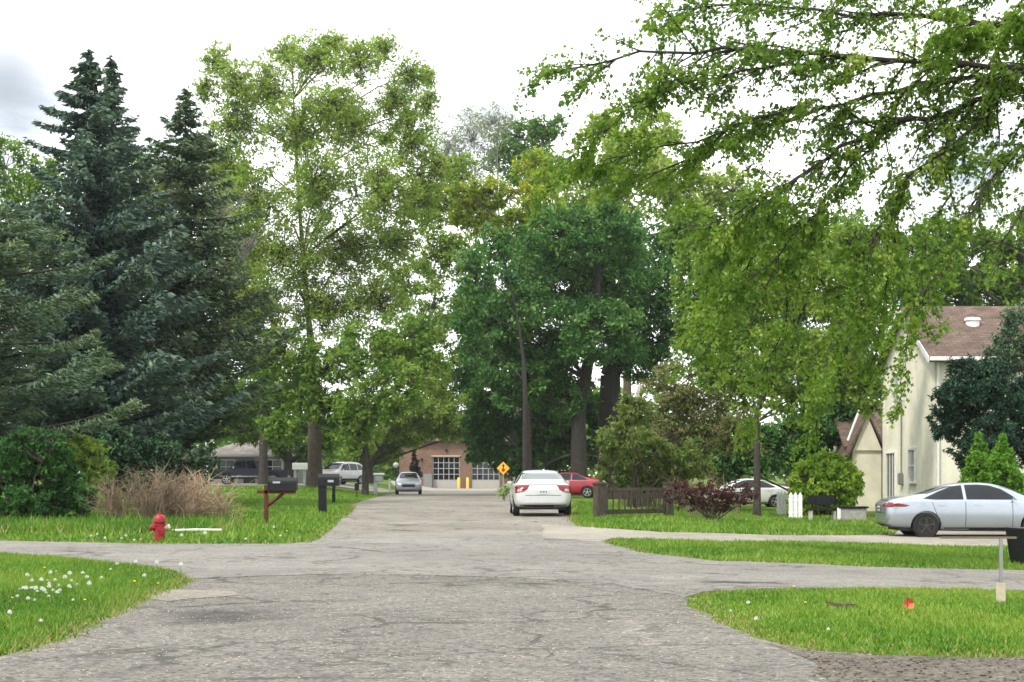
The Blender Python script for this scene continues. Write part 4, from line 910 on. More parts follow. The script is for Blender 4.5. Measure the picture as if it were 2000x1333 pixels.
        for s in (1, -1): m = MB(); m.tube([(.6*sx, s*.6*sy, 1.8*sz), (.75*sx, s*.6*sy, 1.85*sz), (2.4*sx, s*.6*sy, 1.84*sz), (2.55*sx, s*.6*sy, 1.77*sz)], .02, 6); m.build('roof_rail', M_DARKTRIM, root, True)
    # recentre on the wheelbase
    for ch in root.children: ch.location = Vector(ch.location)+P
    return root

def c_loc(px, py): return at(px, py)
PW = paint('white_car_paint', (.5, .515, .52)); PS = paint('silver_car_paint', (.38, .425, .48), .75, .28); PR = paint('red_car_paint', (.26, .006, .018)); PSG = paint('grey_silver_car_paint', (.25, .27, .3), .3, .3)
b = Vector((0.90, 50.2, 0)); b.z = H(b.x, b.y)+.02
cv = car('parked_car', 'white sedan seen from behind, parked on the right of the road', b, R(90+2.0), 4.5, 1.86, 1.47, PW, 'sedan', M_RIM, rear_glass=M_GLASSP)
m = MB(); m.tube([(-.35, 0, 1.47), (-.42, 0, 1.53)], [.012, .008], 6); m.build('antenna', M_DARKTRIM, cv)
m = MB(); m.tube([(-2.2, -.35, .27), (-1.7, -.35, .27)], .04, 8); m.build('exhaust', M_DARKTRIM, cv)
D = 40.4; b = Vector(((1812-CX)*D/F+1.35, D+.75, 0)); b.z = -.36
car('parked_car', 'silver sedan with black wheel rims parked across the driveway, front out of frame', b, R(-1.5), 4.87, 1.86, 1.5, PS, 'sedan', M_RIMD, opts=('wide_tail',), wr=.345)
b = atD(1460, 78); b.z -= .05
car('parked_car', 'white sedan half hidden behind the purple bush and slim trunk', b, R(180), 4.5, 1.8, 1.5, PW, 'sedan')
b = atD(1108, 88)
car('parked_car', 'red car half hidden between the white sedan and the wooden fence', b, R(170), 4.4, 1.8, 1.48, PR, 'sedan')
b = atD(664, 119); car('parked_suv', 'white suv parked on the lawn beside the big maple trunk', b, R(238), 4.6, 1.88, 1.78, PW, 'suv', cat='suv')
b = atD(798, 107); car('parked_car', 'silver car facing the camera at the far left roadside', b, R(-90+4), 4.3, 1.82, 1.6, PSG, 'sedan', group=None)
# dark pickup
def pickup():
    L, W = 5.6, 1.95; b = atD(490, 114); root = empty('parked_pickup', b, R(186), 'dark blue pickup truck parked in front of the grey bungalow', 'pickup truck'); c = plain('dark_blue_paint', (.008, .012, .024), .4, var=.1); P = Vector((-L/2, 0, 0))
    m = MB(); m.prism([(0, .55), (.05, 1.1), (2.0, 1.12), (2.05, 1.12), (2.3, 1.8), (2.5, 1.88), (3.6, 1.88), (3.85, 1.8), (4.35, 1.2), (5.4, 1.1), (5.58, .95), (5.6, .5), (5.4, .42), (.2, .42)], -W/2, W/2)
    me = m.mesh('body'); bm = bmesh.new(); bm.from_mesh(me); bmesh.ops.bevel(bm, geom=[e for e in bm.edges if abs(e.verts[0].co.y-e.verts[1].co.y) < .01], offset=.07, segments=3, affect='EDGES', clamp_overlap=True); bm.to_mesh(me); bm.free()
    me = cut_wheels(me, [(1.1, .4, 1), (1.1, .4, -1), (4.5, .4, 1), (4.5, .4, -1)], .47, W/2); bo = link('body', me, c, root)
    for x in (1.1, 4.5):
        for s in (1, -1): wheel(root, x, s*(W/2-.13), .4, s, M_RIM, .25, 6)
    for s in (1, -1):
        y = s*(W/2+.004)
        for pl in ([(2.32, 1.2), (3.05, 1.2), (3.05, 1.76), (2.52, 1.76)], [(3.12, 1.2), (4.15, 1.2), (3.78, 1.7), (3.12, 1.76)]): m = MB(); m.prism(pl, y-.012, y+.006); m.build('side_window', M_GLASS, root)
        m = MB(); m.box((2.6, y, .62), (3.2, .02, .07)); m.build('side_trim', M_CHROME, root)
        m = MB(); m.box((5.57, s*.75, .98), (.08, .36, .2), bev=.03); m.build('headlight', M_LAMP, root)
        m = MB(); m.box((4.0, s*(W/2+.13), 1.28), (.12, .24, .2), bev=.04); m.build('mirror', M_CHROME, root)
    m = MB(); m.box((5.6, 0, .6), (.14, W*.98, .2), bev=.04); m.build('front_bumper', M_CHROME, root)
    m = MB(); m.box((.0, 0, .6), (.14, W*.98, .2), bev=.04); m.build('rear_bumper', M_CHROME, root)
    for ch in root.children: ch.location = Vector(ch.location)+P
pickup()

# ------------------------------------------------------------------ street furniture
M_BLK = plain('black_plastic', (.008, .009, .012), .5, var=.3, spec=.25); M_REDW = plain('red_brown_painted_wood', (.09, .016, .013), .8, var=.4, scale=9)
M_WOODG = barkmat('weathered_fence_wood', (.07, .06, .047), 5); M_GREYP = plain('grey_green_post_paint', (.3, .34, .33), .7, var=.2); M_WHT = plain('white_paint', (.72, .73, .72), .55, var=.12)
M_YEL = plain('yellow_bollard_paint', (.75, .5, .06), .5, var=.15)
def mailbox_shell(m, c, L, W, Hh, rz=0.0):
    """arched mailbox lying along x"""
    k = 9; pr = [(-W/2, 0), (W/2, 0)]+[(W/2*math.cos(t), Hh-W/2+W/2*math.sin(t)) for t in [math.pi*i/(k-1) for i in range(k)]]
    mm = MB(); mm.prism(pr, -L/2, L/2, 'X'); X = Matrix.Translation(c) @ Matrix.Rotation(rz, 4, 'Z'); m.add([X @ Vector(v) for v in mm.v], mm.f)
# black mailbox on a red post
b = at(520, 1023); r = empty('mailbox', b, 0, 'black arched mailbox on a red wooden post with brace', 'mailbox')
m = MB(); m.box((0, 0, .5), (.1, .1, 1.1), bev=.008); m.box((.28, 0, .86), (1.05, .1, .09), bev=.008); m.tube([(.03, 0, .48), (.48, 0, .83)], .045, 4); m.build('post', M_REDW, r)
m = MB(); mailbox_shell(m, Vector((.45, 0, .91)), .78, .27, .34); x = m.build('box', M_BLK, r)
m = MB(); mailbox_shell(m, Vector((.07, 0, .905)), .025, .29, .36); m.build('door', M_BLK, r)
m = MB(); m.box((.3, -.147, 1.12), (.2, .015, .05)); m.build('flag', plain('grey_metal', (.4, .42, .45), .4, .5), r)
# black plastic mailbox on a thick post
b = at(630, 1002); r = empty('mailbox', b, 0, 'black plastic mailbox on a thick black post at the lawn edge', 'mailbox')
m = MB(); m.box((0, 0, .5), (.27, .27, 1.1), bev=.02); m.box((.0, 0, .04), (.34, .34, .1), bev=.02); m.build('post', M_BLK, r)
m = MB(); mailbox_shell(m, Vector((.22, 0, .93)), .72, .33, .42); m.build('box', M_BLK, r)
m = MB(); m.box((.3, -.17, 1.1), (.2, .015, .08)); m.build('number_plate', plain('grey_metal', (.4, .42, .45), .4, .5), r)
b = at(652, 984); r = empty('mailbox', b, 0, 'tan topped mailbox on a black post behind the black plastic mailbox', 'mailbox')
m = MB(); m.box((0, 0, .55), (.14, .14, 1.1), bev=.01); m.build('post', M_BLK, r); m = MB(); mailbox_shell(m, Vector((-.1, 0, 1.1)), .75, .28, .34); m.build('box', plain('tan_metal', (.4, .36, .3), .5), r)
b = at(737, 967); r = empty('mailbox', b, 0, 'pale grey mailbox with white lid on a grey post, left of the far silver car', 'mailbox')
m = MB(); m.box((-.12, 0, .6), (.24, .2, 1.25), bev=.015); m.build('post', M_GREYP, r); m = MB(); m.box((.08, 0, 1.08), (.6, .3, .44), bev=.05); m.build('box', M_GREYP, r); m = MB(); m.box((.1, 0, 1.37), (.76, .36, .14), bev=.04); m.build('lid', M_WHT, r)
b = at(586, 951); r = empty('mailbox', b, 0, 'white mailbox on two grey posts in front of the big maple trunk', 'mailbox')
for x in (-.32, .28): m = MB(); m.box((x, 0, .55), (.16, .12, 1.12), bev=.01); m.build('post', M_GREYP, r)
m = MB(); mailbox_shell(m, Vector((0, 0, 1.1)), .95, .32, .42); m.build('box', M_WHT, r)
for i, (px, py, h, lb) in enumerate(((761, 962, .95, 'short grey post left of the far silver car, further from it'), (776, 961, .9, 'short grey post touching the left side of the far silver car'))):
    b = at(px, py); m = MB(); m.box((0, 0, h/2), (.16, .12, h), bev=.015); m.box((0, 0, h+.02), (.2, .16, .05), bev=.012); o = m.build('post', M_GREYP, None, False, b); o.name = 'wooden_post'; tag(o, lb, 'post', 'short grey posts near the far car')
b = at(697, 972); r = empty('sign', b, 0, 'small black yard sign on a stake in front of the white suv', 'sign'); m = MB(); m.box((0, 0, .35), (.05, .04, .75)); m.build('stake', M_BLK, r); m = MB(); m.box((0, -.03, .6), (.26, .02, .42), bev=.005); m.build('panel', M_BLK, r)
# globe lamp
b = atD(773, 112); r = empty('street_lamp', b, 0, 'thin garden lamp post with round white globe beside the far silver car', 'lamp'); m = MB(); m.tube([(0, 0, 0), (0, 0, 1.95)], [.04, .03], 8); m.build('post', M_BLK, r, True)
m = MB(); m.lathe([(.02, 1.9)]+[(.19*math.sin(t), 2.1-.19*math.cos(t)) for t in [.3+i*2.6/9 for i in range(10)]]+[(.02, 2.3)], 18); m.build('lamp_globe', M_WHT, r, True)
# hydrant
b = at(312, 1057); r = empty('fire_hydrant', b, R(20), 'red fire hydrant with pale side cap on the grass corner', 'fire hydrant'); MR = plain('hydrant_red', (.27, .008, .016), .45, 0, .3, 12)
m = MB(); m.lathe([(.15, 0), (.15, .035), (.105, .045), (.1, .3), (.125, .31), (.125, .345), (.1, .355), (.105, .38)], 20); m.build('barrel', MR, r, True)
m = MB(); m.lathe([(.135, .375), (.135, .405), (.118, .41), (.115, .45), (.095, .5), (.055, .53), (.03, .54), (.03, .575), (.005, .58)], 20); m.build('bonnet', MR, r, True)
for s in (1, -1): m = MB(); m.lathe([(.055, s*.08), (.055, s*.15), (.068, s*.155), (.068, s*.19), (.02, s*.2), (.02, s*.22)], 14, 'X', (0, 0, .27)); m.build('hose_nozzle', plain('pale_cap', (.6, .5, .4), .5) if s > 0 else MR, r, True)
m = MB(); m.lathe([(.07, -.08), (.07, -.15), (.085, -.155), (.085, -.195), (.02, -.2)], 14, 'Y', (0, 0, .22)); m.build('pumper_nozzle', MR, r, True)
# pipe lying in the grass
a1, a2 = at(337, 1043), at(433, 1043); m = MB(); m.tube([a1+Vector((0, 0, .07)), (a1+a2)/2+Vector((0, 0, .085)), a2+Vector((0, 0, .08))], .035, 8); o = m.build('pipe', plain('pale_pipe', (.55, .57, .48), .7, 0, .3), None, True); tag(o, 'pale weathered pole lying in the grass right of the hydrant', 'pole')
# yellow warning sign
b = atD(983, 92); r = empty('warning_sign', b, 0, 'yellow diamond sign with up arrow over a red octagon, left of the white sedan', 'road sign')
m = MB(); m.box((0, .03, .75), (.06, .04, 1.5)); m.build('post', plain('galvanised_steel', (.3, .31, .31), .5, .6), r)
zc = (HY-915)*92/F+CH-b.z; M45 = Matrix.Rotation(R(45), 4, 'Y'); m = MB(); m.box((0, 0, zc), (.56, .012, .56), bev=.004, M=M45); pn = m.build('panel', plain('sign_yellow', (.8, .42, .04), .4), r)
m = MB(); m.prism([(.11*math.cos(R(22.5+45*i)), zc-.1+.11*math.sin(R(22.5+45*i))) for i in range(8)], -.018, -.008); m.build('octagon', plain('sign_red', (.3, .01, .012), .4), pn)
m = MB(); m.prism([(-.03, zc+.03), (.03, zc+.03), (.03, zc+.14), (.085, zc+.14), (0, zc+.26), (-.085, zc+.14), (-.03, zc+.14)], -.018, -.008); m.build('arrow', M_BLK, pn)
# wooden fence
D0 = at(1172, 1012); D1 = at(1305, 1012); v = D1-D0; ang = math.atan2(v.y, v.x); Lf = v.length
r = empty('wooden_fence', D0, ang, 'weathered brown fence panel with thick posts and pickets beside the parked sedan', 'fence')
for x, w_ in ((0, .36), (Lf, .26)): m = MB(); m.box((x, 0, .5), (w_, .28, 1.05), bev=.02); m.box((x, 0, 1.05), (w_+.05, .32, .06), bev=.015); m.build('post', M_WOODG, r)
for z, h in ((.86, .11), (.6, .06), (.18, .14)): m = MB(); m.box((Lf/2, 0, z), (Lf-.3, .07, h), bev=.01); m.build('rail', M_WOODG, r)
npk = 11
for i in range(npk): m = MB(); x = .25+(Lf-.45)*i/(npk-1); m.box((x, -.05, .5), (.05, .025, .72), bev=.006); m.build('picket', M_WOODG, r)
m = MB(); m.prism([(.2, .7), (.5, .82), (.9, .74), (1.3, .82), (1.7, .74), (Lf-.2, .82), (Lf-.2, .62), (.2, .62)], -.03, .0); m.build('scroll_panel', M_WOODG, r)
# white pickets
for (pxa, pxb, py, rz, n, lb) in ((1517, 1535, 1008, R(8), 3, 'leaning white picket fence piece, left one beside the round bush'), (1540, 1562, 1014, R(-6), 3, 'upright white picket fence piece, right one beside the round bush')):
    a = at(pxa, py); q = at(pxb, py); r = empty('picket_fence', a, rz, lb, 'fence', 'white picket fence pieces'); wv = (q-a).length
    for i in range(n): m = MB(); x = wv*(i+.5)/n; ww = wv/n*.86; m.prism([(x-ww/2, 0), (x+ww/2, 0), (x+ww/2, .88), (x, 1.0), (x-ww/2, .88)], -.012, .012); m.build('picket', M_WHT, r)
    for z in (.25, .72): m = MB(); m.box((wv/2, .03, z), (wv, .03, .07)); m.build('rail', M_WHT, r)
# dark bench and planter beneath the round bush
b = at(1606, 1018); r = empty('garden_bench', b, R(3), 'dark low garden bench with pale legs beneath the round bush', 'bench'); m = MB(); m.box((0, 0, .42), (1.0, .4, .07), bev=.015); m.build('seat', M_BLK, r)
m = MB(); m.box((0, .18, .75), (1.0, .05, .34), bev=.02); m.build('backrest', M_BLK, r)
for x in (-.42, .42): m = MB(); m.box((x, 0, .2), (.08, .34, .4), bev=.01); m.build('leg', plain('pale_stone', (.42, .41, .38), .8), r)
b = at(1664, 1019); r = empty('planter', b, 0, 'grey stone trough with dark rim beside the silver sedan tail', 'planter'); m = MB(); m.box((0, 0, .24), (.95, .45, .48), bev=.03); m.build('trough', plain('grey_stone', (.28, .275, .26), .85, var=.3), r); m = MB(); m.box((0, 0, .5), (1.08, .55, .07), bev=.02); m.build('rim', M_BLK, r); m = MB(); m.box((-.5, -.2, .25), (.12, .1, .5), bev=.015); m.build('leg', M_WHT, r)
# steel post with arm, bin
b = at(1955, 1180); r = empty('sign_post', b, 0, 'steel post with pale wooden sleeve and thin horizontal arm on the near right lawn', 'post'); hh = (1180-1052)*b.y/F
m = MB(); m.box((0, 0, .1), (.085, .085, .26), bev=.008); m.build('sleeve', plain('pale_wood', (.5, .45, .34), .8, var=.3), r)
m = MB(); m.box((0, 0, hh/2), (.032, .032, hh)); m.build('post', plain('galvanised_steel', (.3, .31, .31), .5, .6), r)
m = MB(); xl = (1836-1955)*b.y/F; xr_ = (1985-1955)*b.y/F; m.box(((xl+xr_)/2, 0, hh+.008), (xr_-xl, .03, .022)); m.build('arm', plain('brown_arm', (.16, .12, .08), .7), r)
b = at(2003, 1106); r = empty('trash_bin', b, R(10), 'black wheeled trash bin cut by the right edge of the frame', 'bin'); m = MB(); m.add([(sx_*a_, sy_*a_, z_) for z_, a_ in ((.05, .19), (.62, .25)) for sx_, sy_ in ((-1, -1), (1, -1), (1, 1), (-1, 1))], [(0, 1, 2, 3), (4, 5, 6, 7), (0, 1, 5, 4), (1, 2, 6, 5), (2, 3, 7, 6), (3, 0, 4, 7)]); m.build('body', M_BLK, r)
m = MB(); m.box((0, 0, .65), (.56, .56, .06), bev=.02); m.build('lid', M_BLK, r)
for s in (1, -1): m = MB(); m.lathe([(.07, s*.2), (.07, s*.25)], 12, 'Y', (.18, 0, .07)); m.build('wheel', M_TYRE, r)
# marking flag, old wood lumps
b = at(1772, 1197); r = empty('marker_flag', b, R(12), 'small crumpled orange marker flag in the near right grass', 'flag'); m = MB(); m.tube([(0, 0, 0), (0, 0, .2)], .004, 5); m.build('stake', M_BLK, r)
m = MB(); r.scale = (.62, .62, .72); m.add([(0, 0, .05), (.1, -.03, .06), (.12, .03, .13), (.08, -.02, .19), (0, 0, .2), (.06, .04, .12), (-.06, .02, .1), (-.05, -.03, .17)], [(0, 1, 5), (1, 2, 5), (2, 3, 5), (3, 4, 5), (4, 0, 5), (0, 6, 4), (6, 7, 4)]); m.build('flag_cloth', plain('orange_cloth', (.7, .12, .06), .7, var=.1), r)
for i, (px, py) in enumerate(((1620, 1186), (1634, 1189), (1648, 1191), (1662, 1190))):
    b = at(px, py); m = MB(); m.box((0, 0, .025), (.06, .13, .06), rz=R(25+i*6), bev=.015); o = m.build('wood_chunk', plain('dark_old_wood', (.08, .06, .045), .9, var=.5), None, True, b); tag(o, 'dark rotten wood chunk, one of four in a row on the near right lawn', 'wood chunk', 'rotten wood chunks in a row')
# dandelions
ND = [(110, 1122), (118, 1134), (81, 1147), (96, 1149), (37, 1156), (51, 1164), (73, 1161), (82, 1164), (90, 1164), (104, 1161), (115, 1151), (117, 1162), (135, 1158), (140, 1144), (150, 1149), (170, 1137), (162, 1129), (198, 1137), (216, 1118), (229, 1110), (265, 1107), (282, 1135), (68, 1180), (96, 1171), (143, 1179), (19, 1213), (79, 1223), (306, 1114), (353, 1117), (60, 1155), (110, 1153), (178, 1051), (190, 1049), (237, 1056), (246, 1052), (275, 1057), (262, 1058), (205, 1059), (355, 1055), (400, 1053), (480, 1058), (535, 1035), (548, 1052), (1427, 1199), (1461, 1188), (1477, 1223), (1618, 1240)]
ND += [(random.Random(i).gauss(95, 34), random.Random(i+50).gauss(1152, 13)) for i in range(18)]
YD = [(87, 1119), (24, 1176), (166, 1184), (263, 1151), (309, 1149), (15, 1231), (1551, 1157), (1573, 1190), (560, 1045), (620, 1040)]
MW = plain('dandelion_seed_white', (.75, .77, .72), .9, var=.2, scale=90); MY = plain('dandelion_yellow', (.75, .55, .02), .8, var=.1); MSTEM = plain('dandelion_stem', (.14, .2, .05), .8)
def flower(name, mat, rad, flat):
    r = empty(name, (0, 0, 0)); m = MB(); m.tube([(0, 0, 0), (.008, 0, .06), (.0, .004, .13)], .003, 5, False); m.build('stem', MSTEM, r)
    if flat > .8:
        m = MB(); m.lathe([(.002, .121), (.008, .126), (.008, .134), (.002, .139)], 6); rr = random.Random(5)
        for k in range(70):
            v = Vector((rr.gauss(0, 1), rr.gauss(0, 1), rr.gauss(0, 1))).normalized(); u = v.orthogonal().normalized()*rad*.17; w_ = v.cross(u); c0 = Vector((0, 0, .13)); L = rad*rr.uniform(.85, 1.1); t = c0+v*L
            m.add([c0+v*L*.55, t+u, t-u], [(0, 1, 2)]); m.add([c0+v*L*.55, t+w_, t-w_], [(0, 1, 2)])
        m.build('head', mat, r); return r
    m = MB(); m.lathe([(.002, .13-rad*flat)]+[(rad*math.sin(t), .13-rad*flat*math.cos(t)) for t in [.4+i*.5 for i in range(5)]]+[(.002, .13+rad*flat)], 9); m.build('head', mat, r, True); return r
for lst, nm, mt, rad, fl, lb, gp in ((ND, 'dandelion_clock', MW, .027, .95, 'white round dandelion seed head on a thin stem in the grass', 'dandelion seed heads in the lawns'), (YD, 'dandelion', MY, .02, .45, 'yellow dandelion flower in the grass', 'yellow dandelion flowers in the lawns')):
    proto = None
    for i, (px, py) in enumerate(lst):
        if proto is None: proto = flower(nm, mt, rad, fl); o = proto
        else: o = copy_tree(proto)
        b = at(px, py+5); o.location = b; o.rotation_euler = (0, 0, random.uniform(0, 6)); k = random.uniform(.55, 1.1)*min(1, max(.5, b.y/20))*(1.0 if b.y < 26 else 1.3); o.scale = (k, k, k*random.uniform(.75, 1.1)); tag(o, lb, 'flower', gp)

# ------------------------------------------------------------------ buildings
M_STUCCO = plain('cream_stucco', (.64, .615, .51), .9, var=.18, scale=1.1); M_ROOFB = plain('brown_shingles', (.15, .1, .08), .9, var=.3, scale=5); M_TRIM = plain('white_trim', (.68, .68, .66), .6, var=.1)
def shingle(name, c):
    if name in _plain: return _plain[name]
    mt, nt = newmat(name); p, o = out_principled(nt, .9, 0, .15); tcn = N(nt, 'ShaderNodeTexCoord'); br = N(nt, 'ShaderNodeTexBrick'); br.inputs['Scale'].default_value = 1.0; br.inputs['Brick Width'].default_value = .35; br.inputs['Row Height'].default_value = .16; br.inputs['Mortar Size'].default_value = .012
    nt.links.new(tcn.outputs['Object'], br.inputs['Vector']); br.inputs['Color1'].default_value = (*[x*.8 for x in c], 1); br.inputs['Color2'].default_value = (*[x*1.2 for x in c], 1); br.inputs['Mortar'].default_value = (*[x*.5 for x in c], 1)
    n = noise(nt, 1.5, 5, .6, tcn.outputs['Object']); rr = ramp(nt, [(.3, (.7,)*3), (.7, (1.25,)*3)]); nt.links.new(n.outputs['Fac'], rr.inputs[0]); nt.links.new(mix(nt, 1.0, br.outputs[0], rr.outputs[0], 'MULTIPLY'), p.inputs['Base Color']); _plain[name] = mt; return mt
M_SHB = shingle('brown_roof_shingles', (.125, .09, .075)); M_SHG = shingle('grey_roof_shingles', (.2, .18, .165))
def brickmat():
    mt, nt = newmat('red_brown_brick'); p, o = out_principled(nt, .9, 0, .15); g = N(nt, 'ShaderNodeTexCoord'); sx_ = N(nt, 'ShaderNodeSeparateXYZ'); nt.links.new(g.outputs['Object'], sx_.inputs[0]); cb = N(nt, 'ShaderNodeCombineXYZ'); nt.links.new(mth(nt, 'ADD', sx_.outputs[0], sx_.outputs[1]), cb.inputs[0]); nt.links.new(sx_.outputs[2], cb.inputs[1])
    br = N(nt, 'ShaderNodeTexBrick'); br.inputs['Scale'].default_value = 1; br.inputs['Brick Width'].default_value = .22; br.inputs['Row Height'].default_value = .075; br.inputs['Mortar Size'].default_value = .008; nt.links.new(cb.outputs[0], br.inputs['Vector'])
    br.inputs['Color1'].default_value = (.135, .078, .055, 1); br.inputs['Color2'].default_value = (.18, .108, .078, 1); br.inputs['Mortar'].default_value = (.22, .17, .135, 1)
    n = noise(nt, .6, 5, .6, g.outputs['Object']); rr = ramp(nt, [(.3, (.75,)*3), (.7, (1.2,)*3)]); nt.links.new(n.outputs['Fac'], rr.inputs[0]); nt.links.new(mix(nt, 1.0, br.outputs[0], rr.outputs[0], 'MULTIPLY'), p.inputs['Base Color']); return mt
M_BRICK = brickmat()
def window(root, x, z, w_, h, y, face='Y', s=-1, mat=None, cols=1, rows=2, curtain=None):
    """framed window; face 'Y' looks toward -y, face 'X' toward -x (x and y swap)"""
    def bx(m, u, zz, du, dz, dep, off):
        if face == 'Y': m.box((u, y+s*off, zz), (du, dep, dz))
        else: m.box((y+s*off, u, zz), (dep, du, dz))
    m = MB(); t = .09
    bx(m, x, z+h/2+t/2, w_+2*t, t, .12, .03); bx(m, x, z-h/2-t/2, w_+2*t+.06, t, .2, .06); bx(m, x-w_/2-t/2, z, t, h, .12, .03); bx(m, x+w_/2+t/2, z, t, h, .12, .03)
    f = m.build('window', M_TRIM, root); m = MB()
    for i in range(1, cols): bx(m, x-w_/2+w_*i/cols, z, .04, h, .05, .025)
    for i in range(1, rows): bx(m, x, z-h/2+h*i/rows, w_, .045, .055, .028)
    if m.v: m.build('glazing_bars', M_TRIM, f)
    m = MB(); bx(m, x, z, w_, h, .02, .008); m.build('pane', mat or M_GLASS, f)
def house_right():
    b = Vector((16.5, 60.0, -.36)); r = empty('house', b, R(0), 'tall cream stucco house with brown roof behind the silver sedan', 'house'); ze = (HY-688)*60/F+CH-b.z; zr = (HY-602)*64/F+CH-b.z; L, Dp = 16, 8.4
    m = MB(); m.box((L/2, Dp/2, ze/2), (L, Dp, ze)); m.prism([(0, ze), (Dp, ze), (Dp/2, zr-.1)], .0, .3, 'X'); m.prism([(0, ze), (Dp, ze), (Dp/2, zr-.1)], L-.3, L, 'X'); m.build('wall', M_STUCCO, r)
    ov = .55; sl_ = (zr-ze)/(Dp/2); m = MB()
    for s in (0, 1):
        y0, y1 = (-ov, Dp/2) if s == 0 else (Dp+ov, Dp/2)
        z0_ = ze-ov*sl_; m.add([(-.35, y0, z0_+.1), (L+.35, y0, z0_+.1), (L+.35, y1, zr+.1), (-.35, y1, zr+.1), (-.35, y0, z0_-.06), (L+.35, y0, z0_-.06), (L+.35, y1, zr-.06), (-.35, y1, zr-.06)], [(0, 1, 2, 3), (7, 6, 5, 4), (0, 4, 5, 1), (1, 5, 6, 2), (3, 7, 4, 0), (2, 6, 7, 3)])
    rf = m.build('roof', M_SHB, r)
    m = MB(); m.lathe([(.28, 0), (.28, .3), (.34, .32), (.3, .42), (.02, .46)], 14, 'Z', ((1905-CX)*62/F-16.5, 2.4, zr-1.0)); m.build('roof_vent', M_WHT, rf, True)
    m = MB(); m.box((L/2, -ov-.06, ze-ov*sl_-.02), (L+.7, .13, .16), bev=.02); m.build('gutter', M_TRIM, r)
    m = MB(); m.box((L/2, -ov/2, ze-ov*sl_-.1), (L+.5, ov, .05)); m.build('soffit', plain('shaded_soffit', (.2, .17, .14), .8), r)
    for s in (0, 1):   # rake boards on the gable
        y0, y1 = (-ov, Dp/2) if s == 0 else (Dp+ov, Dp/2); z0_ = ze-ov*sl_; m = MB(); m.add([(-.4, y0, z0_-.16), (-.4, y1, zr-.16), (-.4, y1, zr+.08), (-.4, y0, z0_+.08), (-.36, y0, z0_-.16), (-.36, y1, zr-.16), (-.36, y1, zr+.08), (-.36, y0, z0_+.08)], [(0, 1, 2, 3), (7, 6, 5, 4), (0, 4, 5, 1), (1, 5, 6, 2), (2, 6, 7, 3), (3, 7, 4, 0)]); m.build('rake_board', M_TRIM, r)
    PAL = glassmat('curtained_glass', (.35, .36, .36))
    window(r, 3.2, 2.05, .95, 1.3, 0, 'X', -1, PAL, 1, 2); window(r, 6.7, 1.6, 1.5, 2.0, 0, 'X', -1, M_GLASS, 3, 1); window(r, 5.8, 5.3, .9, 1.3, 0, 'X', -1, PAL, 1, 2)
    window(r, 4.2, 4.2, 1.1, 1.4, 0); window(r, 8.5, 4.2, 1.1, 1.4, 0); window(r, 5.5, 1.6, 1.3, 1.5, 0)
    m = MB(); m.box((.12, -.08, ze/2-.1), (.1, .1, ze-.5), bev=.02); m.box((.12, -.08, ze-.35), (.1, .3, .1), bev=.02); m.build('downspout', M_TRIM, r)
    m = MB(); m.box((-.09, 4.9, 1.5), (.18, .32, .5), bev=.03); m.tube([(-.06, 4.9, 1.7), (-.06, 4.9, 4.8)], .03, 6); m.build('electric_meter', plain('grey_utility_box', (.2, .2, .2), .6), r)
    m = MB(); m.box((L/2, Dp/2, .14), (L+.06, Dp+.06, .34)); m.build('foundation', plain('grey_stone', (.28, .275, .26), .85, var=.3), r)
    # low wing behind the left corner
    w0 = Vector((15.35-16.5, 10.0, 0)); ze2 = (HY-862)*70/F+CH-b.z; zr2 = (HY-790)*73/F+CH-b.z
    m = MB(); m.box((w0.x+2.2, w0.y+3, ze2/2), (4.4, 6, ze2)); m.build('wing_wall', M_STUCCO, r)
    sl2 = (zr2-ze2)/3; m = MB(); 
    for y0, y1 in ((w0.y-.4, w0.y+3), (w0.y+6.4, w0.y+3)): m.add([(w0.x-.3, y0, ze2-.4*sl2), (w0.x+4.4, y0, ze2-.4*sl2), (w0.x+4.4, y1, zr2), (w0.x-.3, y1, zr2), (w0.x-.3, y0, ze2-.4*sl2-.14), (w0.x+4.4, y0, ze2-.4*sl2-.14), (w0.x+4.4, y1, zr2-.14), (w0.x-.3, y1, zr2-.14)], [(0, 1, 2, 3), (7, 6, 5, 4), (0, 4, 5, 1), (1, 5, 6, 2), (3, 7, 4, 0), (2, 6, 7, 3)])
    m.build('wing_roof', M_SHB, r)
    xp = (1690-CX)*69/F-16.5; yp = 9.0; zt = (HY-812)*69/F+CH-b.z; zb = (HY-880)*69/F+CH-b.z
    m = MB(); m.prism([(xp-.55, zb), (xp+.75, zb), (xp+.1, zt)], yp, yp+2.4); m.box((xp+.1, yp+.7, zb/2), (1.3, 1.2, zb)); m.build('porch_wall', M_STUCCO, r)
    m = MB()
    for s in (-1, 1): m.add([(xp+.1, yp-.15, zt+.16), (xp+.1+s*.95, yp-.15, zb-.22), (xp+.1+s*.95, yp+2.5, zb-.22), (xp+.1, yp+2.5, zt+.16), (xp+.1, yp-.15, zt+.05), (xp+.1+s*.9, yp-.15, zb-.32), (xp+.1+s*.9, yp+2.5, zb-.32), (xp+.1, yp+2.5, zt+.05)], [(0, 1, 2, 3), (7, 6, 5, 4), (0, 4, 5, 1), (1, 5, 6, 2), (3, 7, 4, 0), (2, 6, 7, 3)])
    m.build('porch_roof', M_SHB, r)
    m = MB(); m.tube([(w0.x-.3, w0.y-1.2, (HY-862)*70/F+CH-b.z), (w0.x+.25, w0.y-1.2, (HY-800)*70/F+CH-b.z)], .06, 4); m.build('rake_board', M_TRIM, r)
    m = MB(); m.box((xp+1.05, yp+1.0, zb/2), (.12, .1, zb)); m.build('downspout', plain('brown_downspout', (.14, .12, .09), .6), r)
house_right()
